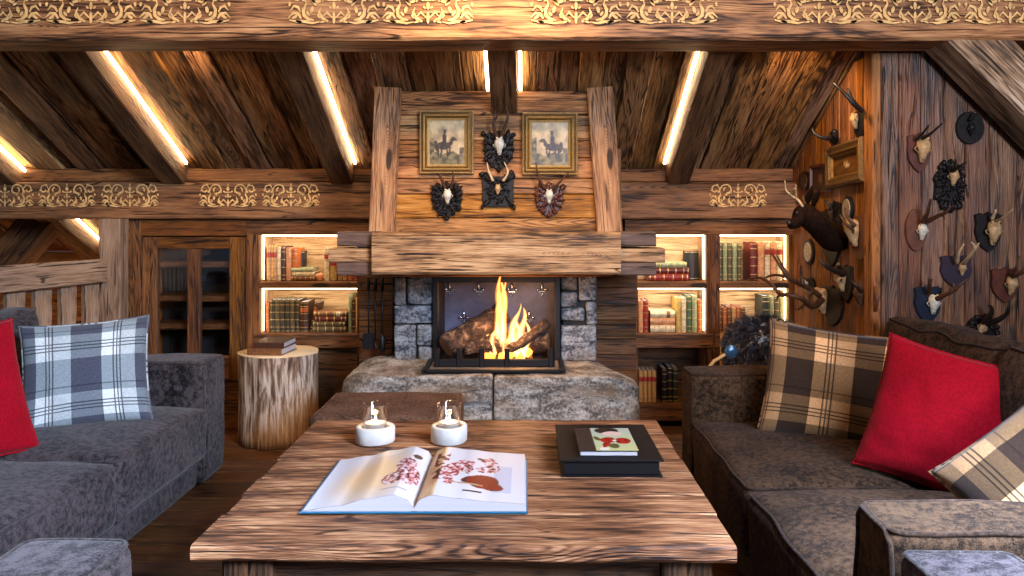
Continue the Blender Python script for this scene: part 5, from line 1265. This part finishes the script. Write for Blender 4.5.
trophy('mounted_skull', 'black curved horns on a round dark plaque just above the right sofa back', FW, (981, 327), oval(.13, .10), 'plq_dark', (978, 328, .5), .075, 'bone', [([(984, 322, .05), (990, 316, .09), (992, 309, .11), (988, 304, .12)], .011, .003), ([(988, 323, .05), (998, 320, .10), (1007, 313, .15), (1008, 305, .17)], .012, .003)], 'horn', carved=10)
# on the side wall
trophy('mounted_skull', 'pale skull on a dark shield high on the side wall beside the corner post', SW, (862, 125), shield(.13, .145), 'plq_dark', (861, 121), .085, 'bone', [([(862, 111, .05), (853, 103, .10), (843, 92, .14), (833, 82, .17)], .010, .003), ([(859, 109, .05), (851, 98, .08), (848, 88, .09)], .010, .003)], 'horn')
trophy('mounted_horns', 'small black hooked horns under the sloping ceiling on the side wall', SW, (835, 137), oval(.10, .07), 'plq_dark', (835, 137), .04, 'plq_dark', [([(832, 138, .03), (824, 138, .08), (815, 134, .12), (812, 128, .13)], .010, .004), ([(835, 136, .03), (834, 130, .04)], .012, .008)], 'horn')
trophy('mounted_skull', 'bone skull with curled horns on a crescent plaque below the oval portrait', SW, (863, 237), oval(.22, .205), 'plq_brown', (861, 233), .145, 'bone', [([(853, 229, .06), (846, 224, .09), (840, 215, .10)], .008, .003), ([(855, 226, .06), (848, 218, .09), (845, 208, .09)], .008, .003)], 'antler', tilt=.1)
trophy('mounted_skull', 'skull with thick dark horns reaching left, under the deer head', SW, (848, 284), shield(.15, .18), 'plq_dark', (848, 281), .12, 'bone', [([(843, 274, .06), (833, 270, .12), (824, 265, .17), (819, 258, .19)], .013, .003), ([(841, 271, .05), (838, 264, .08)], .012, .006)], 'horn', tilt=-.1)
trophy('mounted_skull', 'small dark skull on a crescent brown plaque low beside the sofa', SW, (868, 297), oval(.22, .175), 'plq_brown', (866, 296), .10, 'antler', [([(861, 292, .05), (856, 285, .08), (851, 280, .09)], .008, .003)], 'horn')
trophy('mounted_antlers', 'large branching dark stag antlers on a dark shield reaching over the fur cushion', SW, (834, 306), shield(.26, .20), 'plq_dark', (829, 301), .15, 'bone',
   [([(822, 300, .06), (812, 307, .14), (802, 299, .22), (790, 295, .28), (780, 294, .31), (771, 284, .34), (760, 278, .37), (748, 279, .38)], .012, .004),
    ([(780, 294, .31), (776, 300, .32)], .007, .002), ([(806, 303, .19), (799, 309, .21), (795, 309, .22)], .007, .002),
    ([(820, 296, .06), (810, 289, .12), (800, 284, .18), (790, 279, .24), (782, 269, .28), (775, 258, .30), (771, 253, .31)], .011, .003),
    ([(797, 282, .2), (786, 277, .26), (774, 275, .3), (762, 279, .33)], .008, .003), ([(790, 279, .24), (784, 268, .27), (777, 256, .28)], .007, .002),
    ([(803, 285, .17), (801, 274, .18), (801, 265, .19)], .009, .003), ([(812, 291, .11), (808, 297, .13), (810, 303, .15)], .007, .005)], 'antler')
trophy('mounted_skull', 'tiny skull plaque beside the bookcase edge behind the large antlers', SW, (812, 286), oval(.13, .09), 'plq_dark', (811, 285), .06, 'bonew', [([(808, 281, .03), (803, 277, .05)], .005, .002)], 'horn')
trophy('mounted_skull', 'dark little trophy just above the skull with curled horns', SW, (838, 215), shield(.12, .13), 'plq_dark', (836, 214), .06, 'antler', [([(832, 209, .03), (828, 203, .05), (824, 200, .06)], .008, .003), ([(834, 206, .03), (834, 200, .04)], .008, .003)], 'horn')
# deer head mount
base = SW(833, 262, 0); root = empty('deer_head_mount', base, 'dark deer head mount with pale antlers looking left on the side wall', 'deer head')
P = [SW(838, 236, .0), SW(833, 240, .06), SW(823, 232, .13), SW(813, 221, .19), SW(803, 214, .23), SW(797, 222, .27), SW(790, 225.5, .31)]
pts = smooth([p-base for p in P], 4); rad = [.092, .082, .074, .069, .066, .063, .060, .058, .056, .055, .055, .056, .057, .058, .056, .058, .054, .048, .042, .036, .031, .027, .024, .022, .018]
mb = MB(); mb.tube(pts, rad[:len(pts)], n=14, flat=.85); mb.build('head', 'hide', root)
mb = MB(); F = frame(base-base, (0, -1, 0), (0, 0, 1)); mb.prism([(x, z+.12) for x, z in shield(.24, .30)], .015, F); mb.build('plaque', 'plq_dark', root)
for (a_, b_, r_) in (((806, 206, .2), (812, 186, .19), .020), ((812, 208, .17), (820, 188, .15), .020)):
    p = SW(*a_)-base; q = SW(*b_)-base; mb = MB(); mb.tube([p, p.lerp(q, .35), p.lerp(q, .7), q], [r_*.5, r_, r_*.8, .003], n=8, flat=.45); mb.build('ear', 'hide', root)
for A in ([(803, 207, .24), (798, 200, .26), (792, 196, .28), (786, 190, .30), (785, 181, .31)], [(797, 203, .25), (796, 194, .27), (796, 185, .28)], [(806, 206, .22), (803, 196, .22), (806, 184, .22)], [(790, 195, .28), (795, 188, .29)]):
    pts = smooth([SW(*p)-base for p in A]); mb = MB(); mb.tube(pts, taper(pts, .007, .0025), n=7); mb.build('antler', 'antlerl' if A[0][0] < 805 else 'antler', root)
mb = MB(); mb.ell(SW(797, 213, .29)-base, (.008, .008, .008)); mb.ell(SW(789, 223, .325)-base, (.012, .012, .01)); mb.build('eye_and_nose', 'horn', root)
# pictures on the side wall
def side_picture(px, py, w_, h_, lab, prof, mats, fn=None, inner=None, tilt=0.0, name='framed_picture', out=0.0):
    c = SW(px, py, out); root = empty(name, (c.x, c.y, c.z-h_/2), lab, 'picture')
    F = frame((0, 0, h_/2), (0, -1, 0), (0, 0, 1)) @ Matrix.Rotation(tilt, 4, 'Y')
    mb = MB(); picture_frame(mb, w_, h_, prof); mb.xform(F); mb.build('frame', mats, root)
    k = prof[-1][0]; mb = MB(); canvas(mb, w_-2*k+.002, h_-2*k+.002, fn, n=24); mb.xform(F); mb.build('canvas', 'paint', root)
PR = [(0, 0, 0), (0, .022, 0), (.012, .034, 0), (.030, .026, 2), (.040, .030, 1), (.048, .018, 0), (.055, .008, 1)]
def rel(u, v): 
    c = lerp3(s2l((120, 78, 30)), s2l((66, 40, 18)), .5+nz2(u, v, 5, 3)); return s2l((214, 190, 150)) if inell(u, v, .5, .5, .13, .2) and nz2(u, v, 16, 1) > -.1 else c
side_picture(848, 164, .42, .20, 'deep gilt framed relief picture near the corner post on the side wall', PR, ['gold_dark', 'gold', 'gold_dark'], rel, tilt=-.05)
def dkp(u, v): return lerp3(s2l((70, 40, 24)), s2l((30, 18, 12)), .5+nz2(u, v, 6, 9)) if not inell(u, v, .5, .5, .12, .22) else s2l((120, 84, 56))
side_picture(821.5, 178.5, .26, .145, 'small dark brown framed picture left of the gilt one', [(0, 0, 0), (0, .015, 0), (.014, .018, 0), (.018, .006, 0)], ['plq_red'], dkp)
def small_plq(px, py, w_, h_, lab, pm, fn_m):
    c = SW(px, py); root = empty('wall_plaque', (c.x, c.y, c.z-h_/2), lab, 'plaque'); F = frame((0, 0, h_/2), (0, -1, 0), (0, 0, 1))
    mb = MB(); mb.prism(oval(w_, h_), .012, F); mb.build('frame', pm, root)
    mb = MB(); mb.prism(oval(w_*.66, h_*.76), .004, F @ Matrix.Translation((0, -.012, 0)), bev=.001); mb.build('medallion', fn_m, root)
    return root
small_plq(806, 181, .16, .10, 'small dark arched plaque nearest the back beam on the side wall', 'plq_dark', 'antler')
small_plq(849, 209, .13, .125, 'oval framed portrait medallion on the side wall above the crescent plaque', 'plq_dark', plain('medallion', s2l((150, 136, 116)), .5, nscale=60, namt=.5))
small_plq(810, 252, .16, .135, 'oval white-faced plaque in a black frame beside the bookcase', 'plq_dark', 'bonew')

# ---------------------------------------------------------------- groups for things that repeat
GR = {'throw_pillow': 'cushions on the sofas and armchair', 'mounted_skull': 'hunting trophies on the walls', 'light_strip': 'light strips along the rafters', 'framed_painting': 'rider paintings on the chimney',
      'candle_holder': 'pair of tealight holders', 'armchair': 'grey armchairs', 'sofa': 'facing sofas', 'bookcase': 'lit bookcases', 'stone_pillar': 'stone pillars beside the fire', 'hearth_stone': 'hearth stones', 'wall_plaque': 'small plaques on the side wall', 'framed_picture': 'framed pictures on the side wall'}
for o in COL.objects:
    if o.parent is None and 'category' in o and 'group' not in o:
        g = GR.get(o.name.split('.')[0])
        if g: o['group'] = g
